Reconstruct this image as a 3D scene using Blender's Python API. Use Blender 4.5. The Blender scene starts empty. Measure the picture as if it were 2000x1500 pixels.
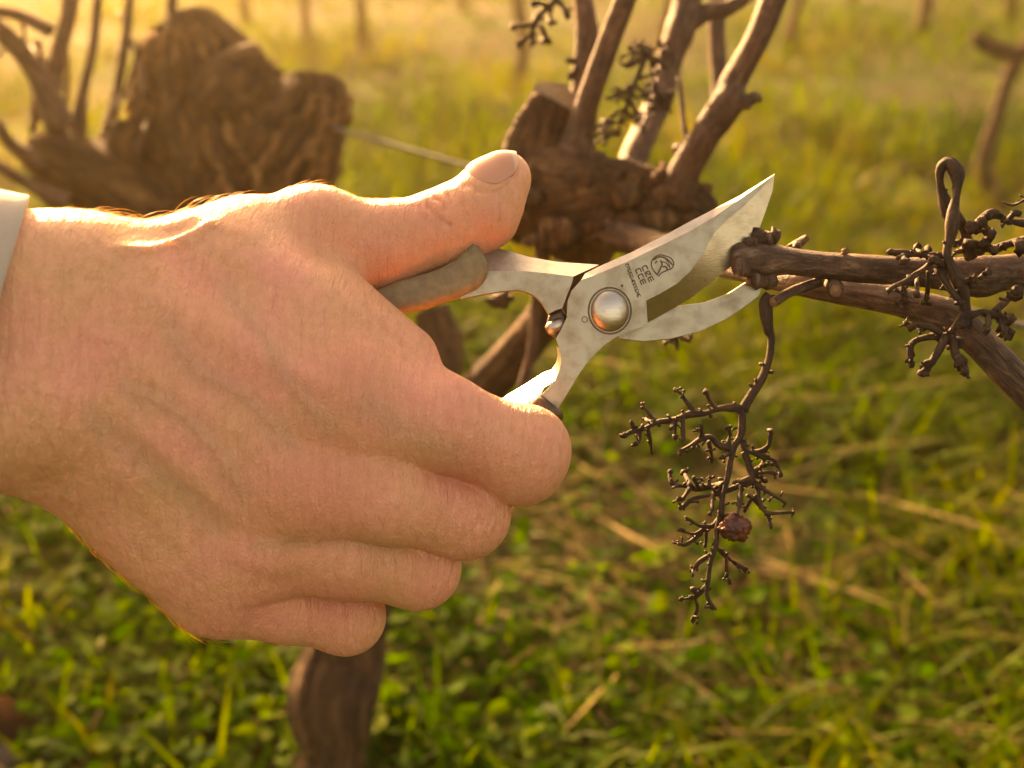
import bpy, bmesh, math, random
import numpy as np
from mathutils import Vector, Matrix

rnd = random.Random(7)
R = math.radians
scene = bpy.context.scene
COL = scene.collection

# ------------------------------------------------------------------ camera
CAM_H, PITCH, D0 = 0.70, 23.0, 0.417
FPX = 2000 * 50.0 / 36.0                      # focal length in units of the 2000 px wide frame
cam_data = bpy.data.cameras.new('camera')
cam = bpy.data.objects.new('camera', cam_data); COL.objects.link(cam)
cam_data.lens = 50; cam_data.sensor_width = 36
cam_data.clip_start = 0.02; cam_data.clip_end = 900
cam.location = (0, 0, CAM_H); cam.rotation_euler = (R(90 - PITCH), 0, 0)
cam_data.dof.use_dof = True
cam_data.dof.focus_distance = D0 - 0.003
cam_data.dof.aperture_fstop = 10.0
cam_data.dof.aperture_blades = 7
scene.camera = cam

# ------------------------------------------------------------------ light
SUN_AZ, SUN_EL = -25.0, 16.5                  # degrees left of straight ahead / above the horizon
world = bpy.data.worlds.new('World'); scene.world = world; world.use_nodes = True
wn = world.node_tree.nodes; wl = world.node_tree.links
sky = wn.new('ShaderNodeTexSky'); sky.sky_type = 'NISHITA'; sky.sun_disc = False
sky.sun_elevation = R(SUN_EL); sky.sun_rotation = R(SUN_AZ)
sky.air_density = 1.0; sky.dust_density = 5.0; sky.ozone_density = 0.3
wn['Background'].inputs['Strength'].default_value = 0.15
wl.new(sky.outputs[0], wn['Background'].inputs['Color'])
sun_l = bpy.data.lights.new('sun', 'SUN'); sun_l.energy = 5.0; sun_l.angle = R(0.6); sun_l.color = (1.0, 0.84, 0.62)
sun = bpy.data.objects.new('sun', sun_l); COL.objects.link(sun)
SUN_DIR = Vector((math.sin(R(SUN_AZ)) * math.cos(R(SUN_EL)), math.cos(R(SUN_AZ)) * math.cos(R(SUN_EL)), math.sin(R(SUN_EL))))
sun.rotation_euler = (-SUN_DIR).to_track_quat('-Z', 'Y').to_euler(); sun.location = SUN_DIR * 20
vs = scene.view_settings
vs.view_transform = 'Standard'; vs.look = 'None'; vs.gamma = 1.0; vs.use_curve_mapping = False
vs.exposure = 2.15
vs.use_white_balance = True; vs.white_balance_temperature = 15000; vs.white_balance_tint = 26

cy = scene.cycles
cy.max_bounces = 6; cy.diffuse_bounces = 3; cy.glossy_bounces = 3; cy.transmission_bounces = 3; cy.volume_bounces = 0; cy.transparent_max_bounces = 4
cy.use_denoising = True
cy.caustics_reflective = False; cy.caustics_refractive = False; cy.sample_clamp_indirect = 1.2
# ------------------------------------------------------------------ coordinates
_c, _s = math.cos(R(PITCH)), math.sin(R(PITCH))
CAMM = np.array([[1, 0, 0], [0, _s, _c], [0, _c, -_s]])   # columns: right, up, forward  (rows = world xyz)
CAMP = np.array([0, 0, CAM_H])
def cam2w(a):
    """camera space (x right, y up, d forward, metres) -> world"""
    a = np.asarray(a, float)
    return a @ CAMM.T + CAMP
def P(px, py, d):
    return Vector(cam2w(((px - 1000) / FPX * d, (750 - py) / FPX * d, d)))
def PZ(px, py, z=0.0):                        # z in mm towards the viewer from the shears' plane
    return P(px, py, D0 - z / 1000)
def MMPX(z=0.0): return (D0 * 1000 - z) / FPX  # millimetres per photo pixel

# ------------------------------------------------------------------ mesh helpers
ORIG = {}
def tag(o, label=None, cat=None, group=None, kind=None):
    if label: o['label'] = label
    if cat: o['category'] = cat
    if group: o['group'] = group
    if kind: o['kind'] = kind
    return o
def empty(name, loc, label=None, cat=None, group=None):
    o = bpy.data.objects.new(name, None); COL.objects.link(o); o.location = loc
    o.empty_display_size = 0.02
    ORIG[o.name] = Vector(loc)
    return tag(o, label, cat, group)
def link_mesh(name, me, mat, parent=None, origin=None, smooth=True):
    """me in world coordinates; children keep the origin of their root"""
    if parent is not None: origin = ORIG[parent.name]
    if origin is None: origin = Vector((0, 0, 0))
    origin = Vector(origin)
    me.transform(Matrix.Translation(-origin))
    if mat: me.materials.append(mat)
    if smooth: me.polygons.foreach_set('use_smooth', [True] * len(me.polygons))
    o = bpy.data.objects.new(name, me); COL.objects.link(o)
    if parent is not None: o.parent = parent
    else: o.location = origin
    ORIG[o.name] = origin
    return o
def catmull(pts, n):
    """pts: list of tuples of any dim; n samples per span"""
    p = [np.array(q, float) for q in pts]
    if len(p) == 2: return [p[0] + (p[1] - p[0]) * t for t in np.linspace(0, 1, n + 1)]
    p = [2 * p[0] - p[1]] + p + [2 * p[-1] - p[-2]]
    out = []
    for i in range(1, len(p) - 2):
        a, b, c, d = p[i - 1], p[i], p[i + 1], p[i + 2]
        for k in range(n):
            t = k / n
            out.append(0.5 * ((2 * b) + (-a + c) * t + (2 * a - 5 * b + 4 * c - d) * t * t + (-a + 3 * b - 3 * c + d) * t ** 3))
    out.append(p[-2]); return out
class MB:
    def __init__(s): s.v = []; s.f = []
    def tube(s, pts, rad, seg=8, rough=0.0, cap=True, seed=0, flat=None):
        """pts world Vectors, rad per point"""
        rr = random.Random(seed); b = len(s.v)
        pts = [Vector(p) for p in pts]; n = len(pts); up = None
        for i, p in enumerate(pts):
            t = (pts[min(i + 1, n - 1)] - pts[max(i - 1, 0)])
            if t.length < 1e-9: t = Vector((0, 0, 1))
            t.normalize()
            if up is None:
                up = t.orthogonal().normalized()
            else:
                up = (up - t * up.dot(t))
                if up.length < 1e-6: up = t.orthogonal()
                up.normalize()
            w = t.cross(up)
            for k in range(seg):
                a = 2 * math.pi * k / seg
                r = rad[i] * (1 + rough * rr.uniform(-1, 1))
                s.v.append(p + (up * math.cos(a) + w * math.sin(a)) * r)
        for i in range(n - 1):
            for k in range(seg):
                k2 = (k + 1) % seg
                s.f.append((b + i * seg + k, b + i * seg + k2, b + (i + 1) * seg + k2, b + (i + 1) * seg + k))
        if cap:
            s.f.append(tuple(b + k for k in range(seg))[::-1])
            s.f.append(tuple(b + (n - 1) * seg + k for k in range(seg)))
        return s
    def blob(s, c, r, seed=0, rough=0.25, sub=1, scale=(1, 1, 1)):
        bm = bmesh.new(); bmesh.ops.create_icosphere(bm, subdivisions=sub, radius=1)
        rr = random.Random(seed); b = len(s.v)
        for v in bm.verts:
            q = v.co * r * (1 + rough * rr.uniform(-1, 1))
            s.v.append(Vector(c) + Vector((q.x * scale[0], q.y * scale[1], q.z * scale[2])))
        bm.verts.index_update()
        for f in bm.faces: s.f.append(tuple(b + v.index for v in f.verts))
        bm.free(); return s
    def poly(s, vs, fs):
        b = len(s.v); s.v += [Vector(v) for v in vs]; s.f += [tuple(b + i for i in f) for f in fs]; return s
    def mesh(s, name):
        me = bpy.data.meshes.new(name); me.from_pydata([tuple(v) for v in s.v], [], s.f); me.validate(); me.update(); return me
    def build(s, name, mat, parent=None, origin=None, smooth=True):
        return link_mesh(name, s.mesh(name), mat, parent, origin, smooth)

# ------------------------------------------------------------------ materials
def new_mat(name):
    m = bpy.data.materials.new(name); m.use_nodes = True
    nt = m.node_tree; b = nt.nodes['Principled BSDF']
    return m, nt.nodes, nt.links, b
def noise(N, L, vec, scale, detail=4, rough=0.55, dist=0.0):
    n = N.new('ShaderNodeTexNoise'); n.inputs['Scale'].default_value = scale; n.inputs['Detail'].default_value = detail
    n.inputs['Roughness'].default_value = rough; n.inputs['Distortion'].default_value = dist
    if vec: L.new(vec, n.inputs['Vector'])
    return n
def ramp(N, L, fac, stops):
    r = N.new('ShaderNodeValToRGB'); e = r.color_ramp.elements
    while len(e) < len(stops): e.new(0.5)
    for q, (p, c) in zip(e, stops):
        q.position = p; q.color = (*c, 1) if len(c) == 3 else c
    L.new(fac, r.inputs[0]); return r
def mapping(N, L, vec, scale=(1, 1, 1), rot=(0, 0, 0)):
    m = N.new('ShaderNodeMapping'); m.inputs['Scale'].default_value = scale; m.inputs['Rotation'].default_value = rot
    L.new(vec, m.inputs['Vector']); return m.outputs[0]
def mixc(N, L, a, b, fac, mode='MIX'):
    m = N.new('ShaderNodeMix'); m.data_type = 'RGBA'; m.blend_type = mode
    for sock, val in ((m.inputs[6], a), (m.inputs[7], b)):
        if isinstance(val, tuple): sock.default_value = (*val, 1)
        else: L.new(val, sock)
    if isinstance(fac, float): m.inputs[0].default_value = fac
    else: L.new(fac, m.inputs[0])
    return m.outputs[2]
def bump(N, L, h, strength, dist, prev=None):
    b = N.new('ShaderNodeBump'); b.inputs['Strength'].default_value = strength; b.inputs['Distance'].default_value = dist
    L.new(h, b.inputs['Height'])
    if prev: L.new(prev, b.inputs['Normal'])
    return b.outputs[0]
def objco(N): return N.new('ShaderNodeTexCoord').outputs['Object']

def skin_material():
    m, N, L, b = new_mat('skin')
    co = objco(N)
    at = N.new('ShaderNodeAttribute'); at.attribute_name = 'blush'
    n1 = noise(N, L, co, 45, 4, 0.6)
    n2 = noise(N, L, co, 350, 3, 0.6)
    base = ramp(N, L, n1.outputs[0], [(0.32, (0.67, 0.335, 0.175)), (0.5, (0.75, 0.345, 0.205)), (0.68, (0.79, 0.315, 0.22))])
    speck = ramp(N, L, n2.outputs[0], [(0.3, (0.85, 0.80, 0.76)), (0.6, (1, 1, 1))])
    c = mixc(N, L, base.outputs[0], speck.outputs[0], 0.7, 'MULTIPLY')
    c = mixc(N, L, c, (0.66, 0.21, 0.14), at.outputs['Fac'])
    at2 = N.new('ShaderNodeAttribute'); at2.attribute_name = 'vein'
    c = mixc(N, L, c, (0.36, 0.25, 0.15), at2.outputs['Fac'])
    L.new(c, b.inputs['Base Color'])
    b.inputs['Roughness'].default_value = 0.52
    b.inputs['Specular IOR Level'].default_value = 0.45
    b.inputs['Subsurface Weight'].default_value = 0.42
    b.inputs['Subsurface Radius'].default_value = (1.0, 0.32, 0.14)
    b.inputs['Subsurface Scale'].default_value = 0.0028
    # fine skin relief: cells, plus creases that run across the back of the hand
    vo = N.new('ShaderNodeTexVoronoi'); vo.feature = 'DISTANCE_TO_EDGE'; vo.inputs['Scale'].default_value = 1.0
    L.new(mapping(N, L, co, (1100, 700, 700), (0, 0, 0)), vo.inputs['Vector'])
    vr = ramp(N, L, vo.outputs['Distance'], [(0.0, (0, 0, 0)), (0.18, (1, 1, 1))])
    nl = noise(N, L, mapping(N, L, co, (480, 110, 110), (0, 0.0, 0)), 1.0, 5, 0.6, 0.6)
    nb = bump(N, L, vr.outputs[0], 0.5, 0.0003)
    nb = bump(N, L, nl.outputs[0], 0.9, 0.0016, nb)
    nb = bump(N, L, n2.outputs[0], 0.35, 0.0007, nb)
    L.new(nb, b.inputs['Normal'])
    return m
def simple_mat(name, color, rough=0.5, metal=0.0, nscale=0, nvar=0.25, bumpd=0.0, bscale=None, spec=0.5):
    m, N, L, b = new_mat(name)
    b.inputs['Roughness'].default_value = rough; b.inputs['Metallic'].default_value = metal; b.inputs['Specular IOR Level'].default_value = spec
    co = objco(N)
    if nscale:
        n = noise(N, L, co, nscale, 5, 0.6)
        d = tuple(x * (1 - nvar) for x in color); e = tuple(min(1, x * (1 + nvar)) for x in color)
        L.new(ramp(N, L, n.outputs[0], [(0.3, d), (0.7, e)]).outputs[0], b.inputs['Base Color'])
    else: b.inputs['Base Color'].default_value = (*color, 1)
    if bumpd:
        n = noise(N, L, co, bscale or nscale, 5, 0.65)
        L.new(bump(N, L, n.outputs[0], 0.6, bumpd), b.inputs['Normal'])
    return m

# ================================================================== the ground and what grows on it
def terrain(x, y):
    return (0.012 * np.sin(x * 3.1 + 0.7 * y) + 0.010 * np.sin(y * 4.3 - 1.3 * x + 1.0) + 0.006 * np.sin(x * 9.7 + 2.0) * np.sin(y * 8.1)) * np.clip(1.6 - np.abs(x) / 20 - np.abs(y) / 20, 0, 1)
def ground_material():
    m, N, L, b = new_mat('soil_and_thatch'); co = objco(N)
    n1 = noise(N, L, co, 3.5, 5, 0.6); n2 = noise(N, L, co, 60, 5, 0.7)
    soil = ramp(N, L, n2.outputs[0], [(0.3, (0.022, 0.013, 0.006)), (0.6, (0.060, 0.036, 0.017)), (0.8, (0.11, 0.072, 0.033))])
    gr = ramp(N, L, n2.outputs[0], [(0.3, (0.012, 0.026, 0.003)), (0.7, (0.040, 0.064, 0.007))])
    f = ramp(N, L, n1.outputs[0], [(0.35, (0, 0, 0)), (0.6, (1, 1, 1))])
    L.new(mixc(N, L, soil.outputs[0], gr.outputs[0], f.outputs[0]), b.inputs['Base Color'])
    b.inputs['Roughness'].default_value = 0.95; b.inputs['Specular IOR Level'].default_value = 0.1
    L.new(bump(N, L, n2.outputs[0], 0.8, 0.01), b.inputs['Normal'])
    return m
def axis(vals): return np.array(sorted(set(np.round(vals, 4))))
gx = axis(list(np.linspace(-4, 4, 120)) + [-300, -120, -50, -20, -10, -6, 6, 10, 20, 50, 120, 300])
gy = axis(list(np.linspace(-1, 11, 160)) + [-300, -100, -30, -8, -3, 14, 20, 40, 100, 300])
XX, YY = np.meshgrid(gx, gy, indexing='ij'); ZZ = terrain(XX, YY)
gv = np.stack([XX.ravel(), YY.ravel(), ZZ.ravel()], 1); ny = len(gy)
gf = [(i * ny + j, (i + 1) * ny + j, (i + 1) * ny + j + 1, i * ny + j + 1) for i in range(len(gx) - 1) for j in range(ny - 1)]
gm = bpy.data.meshes.new('ground'); gm.from_pydata(gv.tolist(), [], gf); gm.update()
ground = tag(link_mesh('ground', gm, ground_material()), kind='structure')

def leaf_material(name, trans=0.45, rough=0.45, spec=0.18):
    m, N, L, b = new_mat(name)
    at = N.new('ShaderNodeAttribute'); at.attribute_name = 'col'
    L.new(at.outputs['Color'], b.inputs['Base Color'])
    b.inputs['Roughness'].default_value = rough; b.inputs['Specular IOR Level'].default_value = spec
    tr = N.new('ShaderNodeBsdfTranslucent')
    hs = N.new('ShaderNodeHueSaturation'); hs.inputs['Saturation'].default_value = 1.15; hs.inputs['Value'].default_value = 1.35
    L.new(at.outputs['Color'], hs.inputs['Color']); L.new(hs.outputs[0], tr.inputs['Color'])
    mx = N.new('ShaderNodeMixShader'); mx.inputs[0].default_value = trans
    L.new(b.outputs[0], mx.inputs[1]); L.new(tr.outputs[0], mx.inputs[2])
    L.new(mx.outputs[0], N['Material Output'].inputs['Surface'])
    return m
rs = np.random.RandomState(11)
def vnoise(x, y, s, seed):
    """smooth value noise 0..1 for patchiness"""
    r = np.random.RandomState(seed); T = r.rand(64, 64)
    u, v = x * s + 1000, y * s + 1000; i, j = np.floor(u).astype(int), np.floor(v).astype(int); a, b = u - i, v - j
    a = a * a * (3 - 2 * a); b = b * b * (3 - 2 * b); g = lambda p, q: T[p % 64, q % 64]
    return (g(i, j) * (1 - a) + g(i + 1, j) * a) * (1 - b) + (g(i, j + 1) * (1 - a) + g(i + 1, j + 1) * a) * b
def scatter(n_target, y0, y1, power, margin=0.45):
    """points on the ground in front of the camera, denser near it"""
    u = rs.rand(n_target); e = 1 - power
    y = (y0 ** e + u * (y1 ** e - y0 ** e)) ** (1 / e) if abs(e) > 1e-3 else y0 * (y1 / y0) ** u
    w = 0.40 * np.sqrt(y * y + CAM_H ** 2) + margin
    x = (rs.rand(n_target) * 2 - 1) * w
    return x, y
def mesh_from(name, V, Fq, col, mat):
    me = bpy.data.meshes.new(name); nv, nf = len(V), len(Fq); k = Fq.shape[1]
    me.vertices.add(nv); me.vertices.foreach_set('co', V.ravel().astype(np.float32))
    me.loops.add(nf * k); me.loops.foreach_set('vertex_index', Fq.ravel().astype(np.int32))
    me.polygons.add(nf); me.polygons.foreach_set('loop_start', np.arange(0, nf * k, k, dtype=np.int32)); me.polygons.foreach_set('loop_total', np.full(nf, k, np.int32))
    me.update(calc_edges=True)
    a = me.attributes.new('col', 'FLOAT_COLOR', 'POINT'); a.data.foreach_set('color', np.concatenate([col, np.ones((nv, 1))], 1).ravel().astype(np.float32))
    return link_mesh(name, me, mat)
def blades(name, x, y, length, width, lean, col, mat, seg=4, lift=0.0, curl=1.0, bend=None):
    n = len(x); az = rs.rand(n) * 2 * math.pi; fz = az + math.pi / 2 + rs.uniform(-0.5, 0.5, n)
    dx, dy = np.cos(az), np.sin(az); wx, wy = np.cos(fz), np.sin(fz)
    base = np.stack([x, y, terrain(x, y) + lift], 1)
    V = np.zeros((n, seg + 1, 2, 3)); px = np.zeros(n); pz = np.zeros(n); ang = lean * 0.35
    for s in range(seg + 1):
        t = s / seg
        ctr = base + np.stack([dx * px, dy * px, pz], 1)
        w = width * (1 - t ** 2.2) * 0.5 + 0.0001
        V[:, s, 0] = ctr + np.stack([wx * w, wy * w, 0.15 * w], 1); V[:, s, 1] = ctr - np.stack([wx * w, wy * w, 0.15 * w], 1)
        a = ang + (lean - ang) * t * curl if curl else lean
        px = px + np.sin(a) * length / seg; pz = pz + np.cos(a) * length / seg
    V = V.reshape(-1, 3); V[:, 2] = np.maximum(V[:, 2], terrain(V[:, 0], V[:, 1]) + 0.001)
    b = (np.arange(n) * (seg + 1) * 2)[:, None]
    q = np.concatenate([b + np.array([2 * s, 2 * s + 1, 2 * s + 3, 2 * s + 2]) for s in range(seg)], 0)
    return mesh_from(name, V, q, np.repeat(col, (seg + 1) * 2, 0), mat)
def mixcol(n, stops, t=None):
    t = rs.rand(n) if t is None else t; stops = np.array(stops); k = len(stops) - 1
    i = np.minimum((t * k).astype(int), k - 1); f = (t * k - i)[:, None]
    return stops[i] * (1 - f) + stops[i + 1] * f
LEAFM = leaf_material('grass_blade', 0.45, 0.6, 0.04); STRAWM = leaf_material('dry_straw', 0.25, 0.8, 0.03); CLOVM = leaf_material('clover_leaf', 0.45, 0.8, 0.04)
# green grass
x, y = scatter(110000, 0.72, 9.0, 1.15)
dens = vnoise(x, y, 2.3, 1) * 0.6 + vnoise(x, y, 7, 2) * 0.4
keep = rs.rand(len(x)) < np.clip(dens * 3.0 - 0.85, 0.08, 1) * np.clip((y - 0.55) / 0.9, 0.42, 1); x, y, dens = x[keep], y[keep], dens[keep]
n = len(x)
tone = np.clip(vnoise(x, y, 3.1, 5) * 0.7 + vnoise(x, y, 13, 15) * 0.4 + rs.rand(n) * 0.4 - 0.28 + 0.16 * np.clip((1.5 - y), 0, 1) * (x > 0), 0, 0.999)
col = mixcol(n, [(0.011, 0.029, 0.002), (0.031, 0.066, 0.003), (0.058, 0.098, 0.004), (0.090, 0.115, 0.006), (0.120, 0.112, 0.010), (0.13, 0.085, 0.016)], tone)
ln = (0.030 + 0.095 * rs.rand(n) ** 2.0) * (0.55 + 0.8 * dens)
tag(blades('grass', x, y, ln, 0.0026 + 0.0034 * rs.rand(n), np.where((y < 1.7) & (x > -0.05), rs.uniform(1.0, 2.2, n), rs.uniform(0.6, 2.1, n)), col, LEAFM), 'uneven green grass growing over the vineyard floor', 'grass', kind='stuff')
# dead straw lying among it
x, y = scatter(7000, 0.72, 8.0, 1.9)
keep = rs.rand(len(x)) < np.clip(1.25 - 1.1 * vnoise(x, y, 1.9, 8) + 0.5 * (x > 0.05) - 0.15, 0.1, 1); x, y = x[keep], y[keep]; n = len(x)
col = mixcol(n, [(0.045, 0.026, 0.009), (0.075, 0.046, 0.016), (0.11, 0.072, 0.026), (0.17, 0.12, 0.05), (0.25, 0.185, 0.09)], rs.rand(n) ** 1.5 * 0.999)
tag(blades('dry_straw', x, y, 0.04 + 0.12 * rs.rand(n) ** 1.6, 0.0022 + 0.0040 * rs.rand(n) ** 1.5, rs.uniform(1.25, 1.75, n), col, STRAWM, lift=0.016, curl=0), 'bleached dead straw lying through the grass', 'straw', kind='stuff')
# a few long stalks fallen over each other
x, y = rs.uniform(-0.05, 0.75, 420), rs.uniform(0.85, 2.1, 420); n = 420
col = mixcol(n, [(0.07, 0.05, 0.016), (0.13, 0.10, 0.03), (0.20, 0.145, 0.06), (0.28, 0.21, 0.10)])
tag(blades('fallen_stalks', x, y, rs.uniform(0.09, 0.22, n), rs.uniform(0.0030, 0.0058, n), rs.uniform(1.28, 1.52, n), col, STRAWM, lift=0.018, curl=0), 'long dry stalks fallen across the grass at lower right', 'straw', kind='stuff')
# broad small leaves (clover and chickweed), thickest on the left
x, y = scatter(50000, 0.72, 6.5, 1.5)
pl = np.clip(0.95 - 1.1 * (x + 0.05) / 0.5, 0.32, 1) * np.clip(1.5 * vnoise(x, y, 4, 21) - 0.1, 0, 1)
keep = rs.rand(len(x)) < pl; x, y = x[keep], y[keep]; n = len(x)
r = 0.0036 + 0.0078 * rs.rand(n) ** 1.8; hgt = 0.012 + 0.035 * rs.rand(n); az = rs.rand(n) * 6.283; tilt = rs.uniform(0.0, 0.9, n)
u = np.stack([np.cos(az), np.sin(az), np.zeros(n)], 1); nrm = np.stack([-np.sin(az) * np.sin(tilt), np.cos(az) * np.sin(tilt), np.cos(tilt)], 1); v = np.cross(nrm, u)
ctr = np.stack([x, y, terrain(x, y) + hgt], 1)
V = np.zeros((n, 7, 3)); V[:, 0] = ctr - nrm * (r * 0.25)[:, None]
for k in range(6):
    a = k * math.pi / 3; rr = r * (1.45 if k == 0 else 1.0 if k != 3 else 0.9)
    V[:, k + 1] = ctr + u * (np.cos(a) * rr)[:, None] + v * (np.sin(a) * rr * 0.8)[:, None] + nrm * (rs.uniform(-0.15, 0.2, n) * r)[:, None]
b_ = (np.arange(n) * 7)[:, None]
tri = np.concatenate([b_ + np.array([0, k + 1, (k + 1) % 6 + 1]) for k in range(6)], 0)
col = mixcol(n, [(0.010, 0.036, 0.002), (0.024, 0.068, 0.003), (0.045, 0.096, 0.005), (0.085, 0.120, 0.012)])
tag(mesh_from('clover', V.reshape(-1, 3), tri, np.repeat(col, 7, 0), CLOVM), 'small round clover and chickweed leaves covering the ground', 'clover', kind='stuff')

# ================================================================== vines, canes, wire
def bark_material(name, dark, mid, light, su=1.0, bd=0.003, rough=0.85):
    m, N, L, b = new_mat(name)
    uv = N.new('ShaderNodeAttribute'); uv.attribute_name = 'along'      # (around, along) laid on the wood in metres
    co = objco(N)
    n1 = noise(N, L, mapping(N, L, uv.outputs['Vector'], (300 * su, 75 * su, 1)), 1.0, 6, 0.7, 0.8)
    n2 = noise(N, L, co, 60 if su < 1 else 55, 6, 0.68, 0.5)
    c = ramp(N, L, n1.outputs[0], [(0.30, dark), (0.52, mid), (0.74, light)])
    c2 = ramp(N, L, n2.outputs[0], [(0.32, (0.32, 0.27, 0.23)), (0.50, (0.8, 0.75, 0.7)), (0.66, (1.25, 1.12, 1.0))])
    L.new(mixc(N, L, c.outputs[0], c2.outputs[0], 0.8, 'MULTIPLY'), b.inputs['Base Color'])
    b.inputs['Roughness'].default_value = rough; b.inputs['Specular IOR Level'].default_value = 0.3
    nb = bump(N, L, n2.outputs[0], 0.8, bd * 2.0, bump(N, L, n1.outputs[0], 0.9, bd))
    L.new(bump(N, L, noise(N, L, co, 900, 3, 0.6).outputs[0], 0.3, 0.0004, nb), b.inputs['Normal'])
    return m
OLD = bark_material('old_vine_bark', (0.024, 0.011, 0.005), (0.115, 0.056, 0.024), (0.26, 0.15, 0.065), 0.45, 0.006)
CANE = bark_material('cane_bark', (0.040, 0.019, 0.011), (0.110, 0.056, 0.033), (0.27, 0.185, 0.135), 1.6, 0.0016, 0.62)
STALK = bark_material('dried_stalk', (0.018, 0.009, 0.005), (0.052, 0.025, 0.012), (0.115, 0.062, 0.03), 3.0, 0.0006, 0.7)
CUT = simple_mat('cut_wood', (0.30, 0.19, 0.10), 0.8, 0, 300, 0.35, 0.0006, 500)
CUTO = simple_mat('fresh_cut_wood', (0.17, 0.075, 0.028), 0.8, 0, 500, 0.4, 0.0004, 700)
GRAPE = simple_mat('shrivelled_grape_skin', (0.11, 0.024, 0.011), 0.4, 0, 450, 0.8, 0.001, 420)
NEAR = False
def ND(d): return 0.45 + (d - 0.45) * 0.66 if NEAR and d > 0.45 else d
class Wood:
    """wood built from tubes; joints are (px, py, depth, radius in px)"""
    def __init__(s): s.V = []; s.F = []; s.A = []
    near = False
    def limb(s, joints, n=8, seg=14, ridge=0.06, lump=0.08, seed=0, freq=5, taper_end=False, world=False):
        r = np.random.RandomState(seed)
        if not world:
            joints = [(j[0], j[1], ND(j[2]), j[3]) for j in joints]
            joints = [(*P(j[0], j[1], j[2]), j[3] * j[2] / FPX) for j in joints]
        q = np.array(catmull(joints, n)); m = len(q); b = sum(len(v) for v in s.V)
        p, rad = q[:, :3], np.maximum(q[:, 3], 1e-5)
        t = np.gradient(p, axis=0); t /= np.linalg.norm(t, axis=1)[:, None] + 1e-12
        up = np.array(Vector(t[0]).orthogonal().normalized()); ups = []
        for i in range(m):
            up = up - t[i] * (up @ t[i]); up /= np.linalg.norm(up) + 1e-12; ups.append(up)
        ups = np.array(ups); w = np.cross(t, ups)
        th = np.arange(seg) / seg * 2 * math.pi
        L = np.concatenate([[0], np.cumsum(np.linalg.norm(np.diff(p, axis=0), axis=1))])
        rr = np.ones((m, seg))
        for k in range(3):
            a = r.randint(2, freq + 2); tw = r.uniform(-8, 8)
            rr += ridge * r.uniform(0.4, 1) * np.cos(a * th[None] + tw * L[:, None] / (rad.mean() * 30) + r.uniform(0, 6.3))
        for k in range(4):
            rr += lump * r.uniform(0.3, 1) * np.cos(r.choice([0, 1, 1, 2]) * th[None] + r.uniform(0.15, 0.7) * L[:, None] / rad.mean() + r.uniform(0, 6.3))
        rr += ridge * 0.5 * r.uniform(-1, 1, rr.shape)
        R_ = rad[:, None] * rr
        v = p[:, None] + ups[:, None] * (np.cos(th)[None] * R_)[..., None] + w[:, None] * (np.sin(th)[None] * R_)[..., None]
        s.V.append(v.reshape(-1, 3))
        tri = 1 - np.abs(th / math.pi - 1)
        s.A.append(np.stack([np.tile(tri * rad.mean() * 3, m), np.repeat(L, seg) + seed * 1.37, np.zeros(m * seg)], 1))
        for i in range(m - 1):
            for k in range(seg):
                k2 = (k + 1) % seg; s.F.append((b + i * seg + k, b + i * seg + k2, b + (i + 1) * seg + k2, b + (i + 1) * seg + k))
        s.F.append(tuple(b + k for k in range(seg))[::-1]); s.F.append(tuple(b + (m - 1) * seg + k for k in range(seg)))
        return s
    def knob(s, px, py, d, r, seed=0, rough=0.25, sc=(1, 1, 1), sub=2):
        d = ND(d); c = P(px, py, d); return s.knobw(c, r * d / FPX, seed, rough, sc, sub)
    def knobw(s, c, r, seed=0, rough=0.25, sc=(1, 1, 1), sub=2):
        mb = MB().blob(c, r, seed, rough, sub, sc); b = sum(len(v) for v in s.V); v = np.array([tuple(q) for q in mb.v])
        s.V.append(v); s.A.append((v - np.array(c))[:, [0, 2, 1]] + seed * 0.31); s.F += [tuple(b + i for i in f) for f in mb.f]; return s
    def build(s, name, mat, parent=None, origin=None):
        V = np.concatenate(s.V); me = bpy.data.meshes.new(name); me.from_pydata(V.tolist(), [], s.F); me.update()
        at = me.attributes.new('along', 'FLOAT_VECTOR', 'POINT'); at.data.foreach_set('vector', np.concatenate(s.A).ravel().astype(np.float32))
        return link_mesh(name, me, mat, parent, origin)
def one(name, mat, parent, joints, **k): return Wood().limb(joints, **k).build(name, mat, parent)
def disc(name, px, py, d, r, normal, mat, parent, seg=14, seed=0):
    """a pruning-cut face"""
    d = ND(d); c = P(px, py, d); nn = Vector(normal).normalized(); u = nn.orthogonal().normalized(); w = nn.cross(u); rr = random.Random(seed)
    rad = r * d / FPX; mb = MB(); vs = [c + nn * 0.0008]
    for k in range(seg):
        a = 2 * math.pi * k / seg; q = rad * rr.uniform(0.85, 1.08); vs.append(c + (u * math.cos(a) + w * math.sin(a)) * q)
    mb.poly(vs, [(0, k + 1, (k + 1) % seg + 1) for k in range(seg)]); return mb.build(name, mat, parent, smooth=False)

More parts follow.
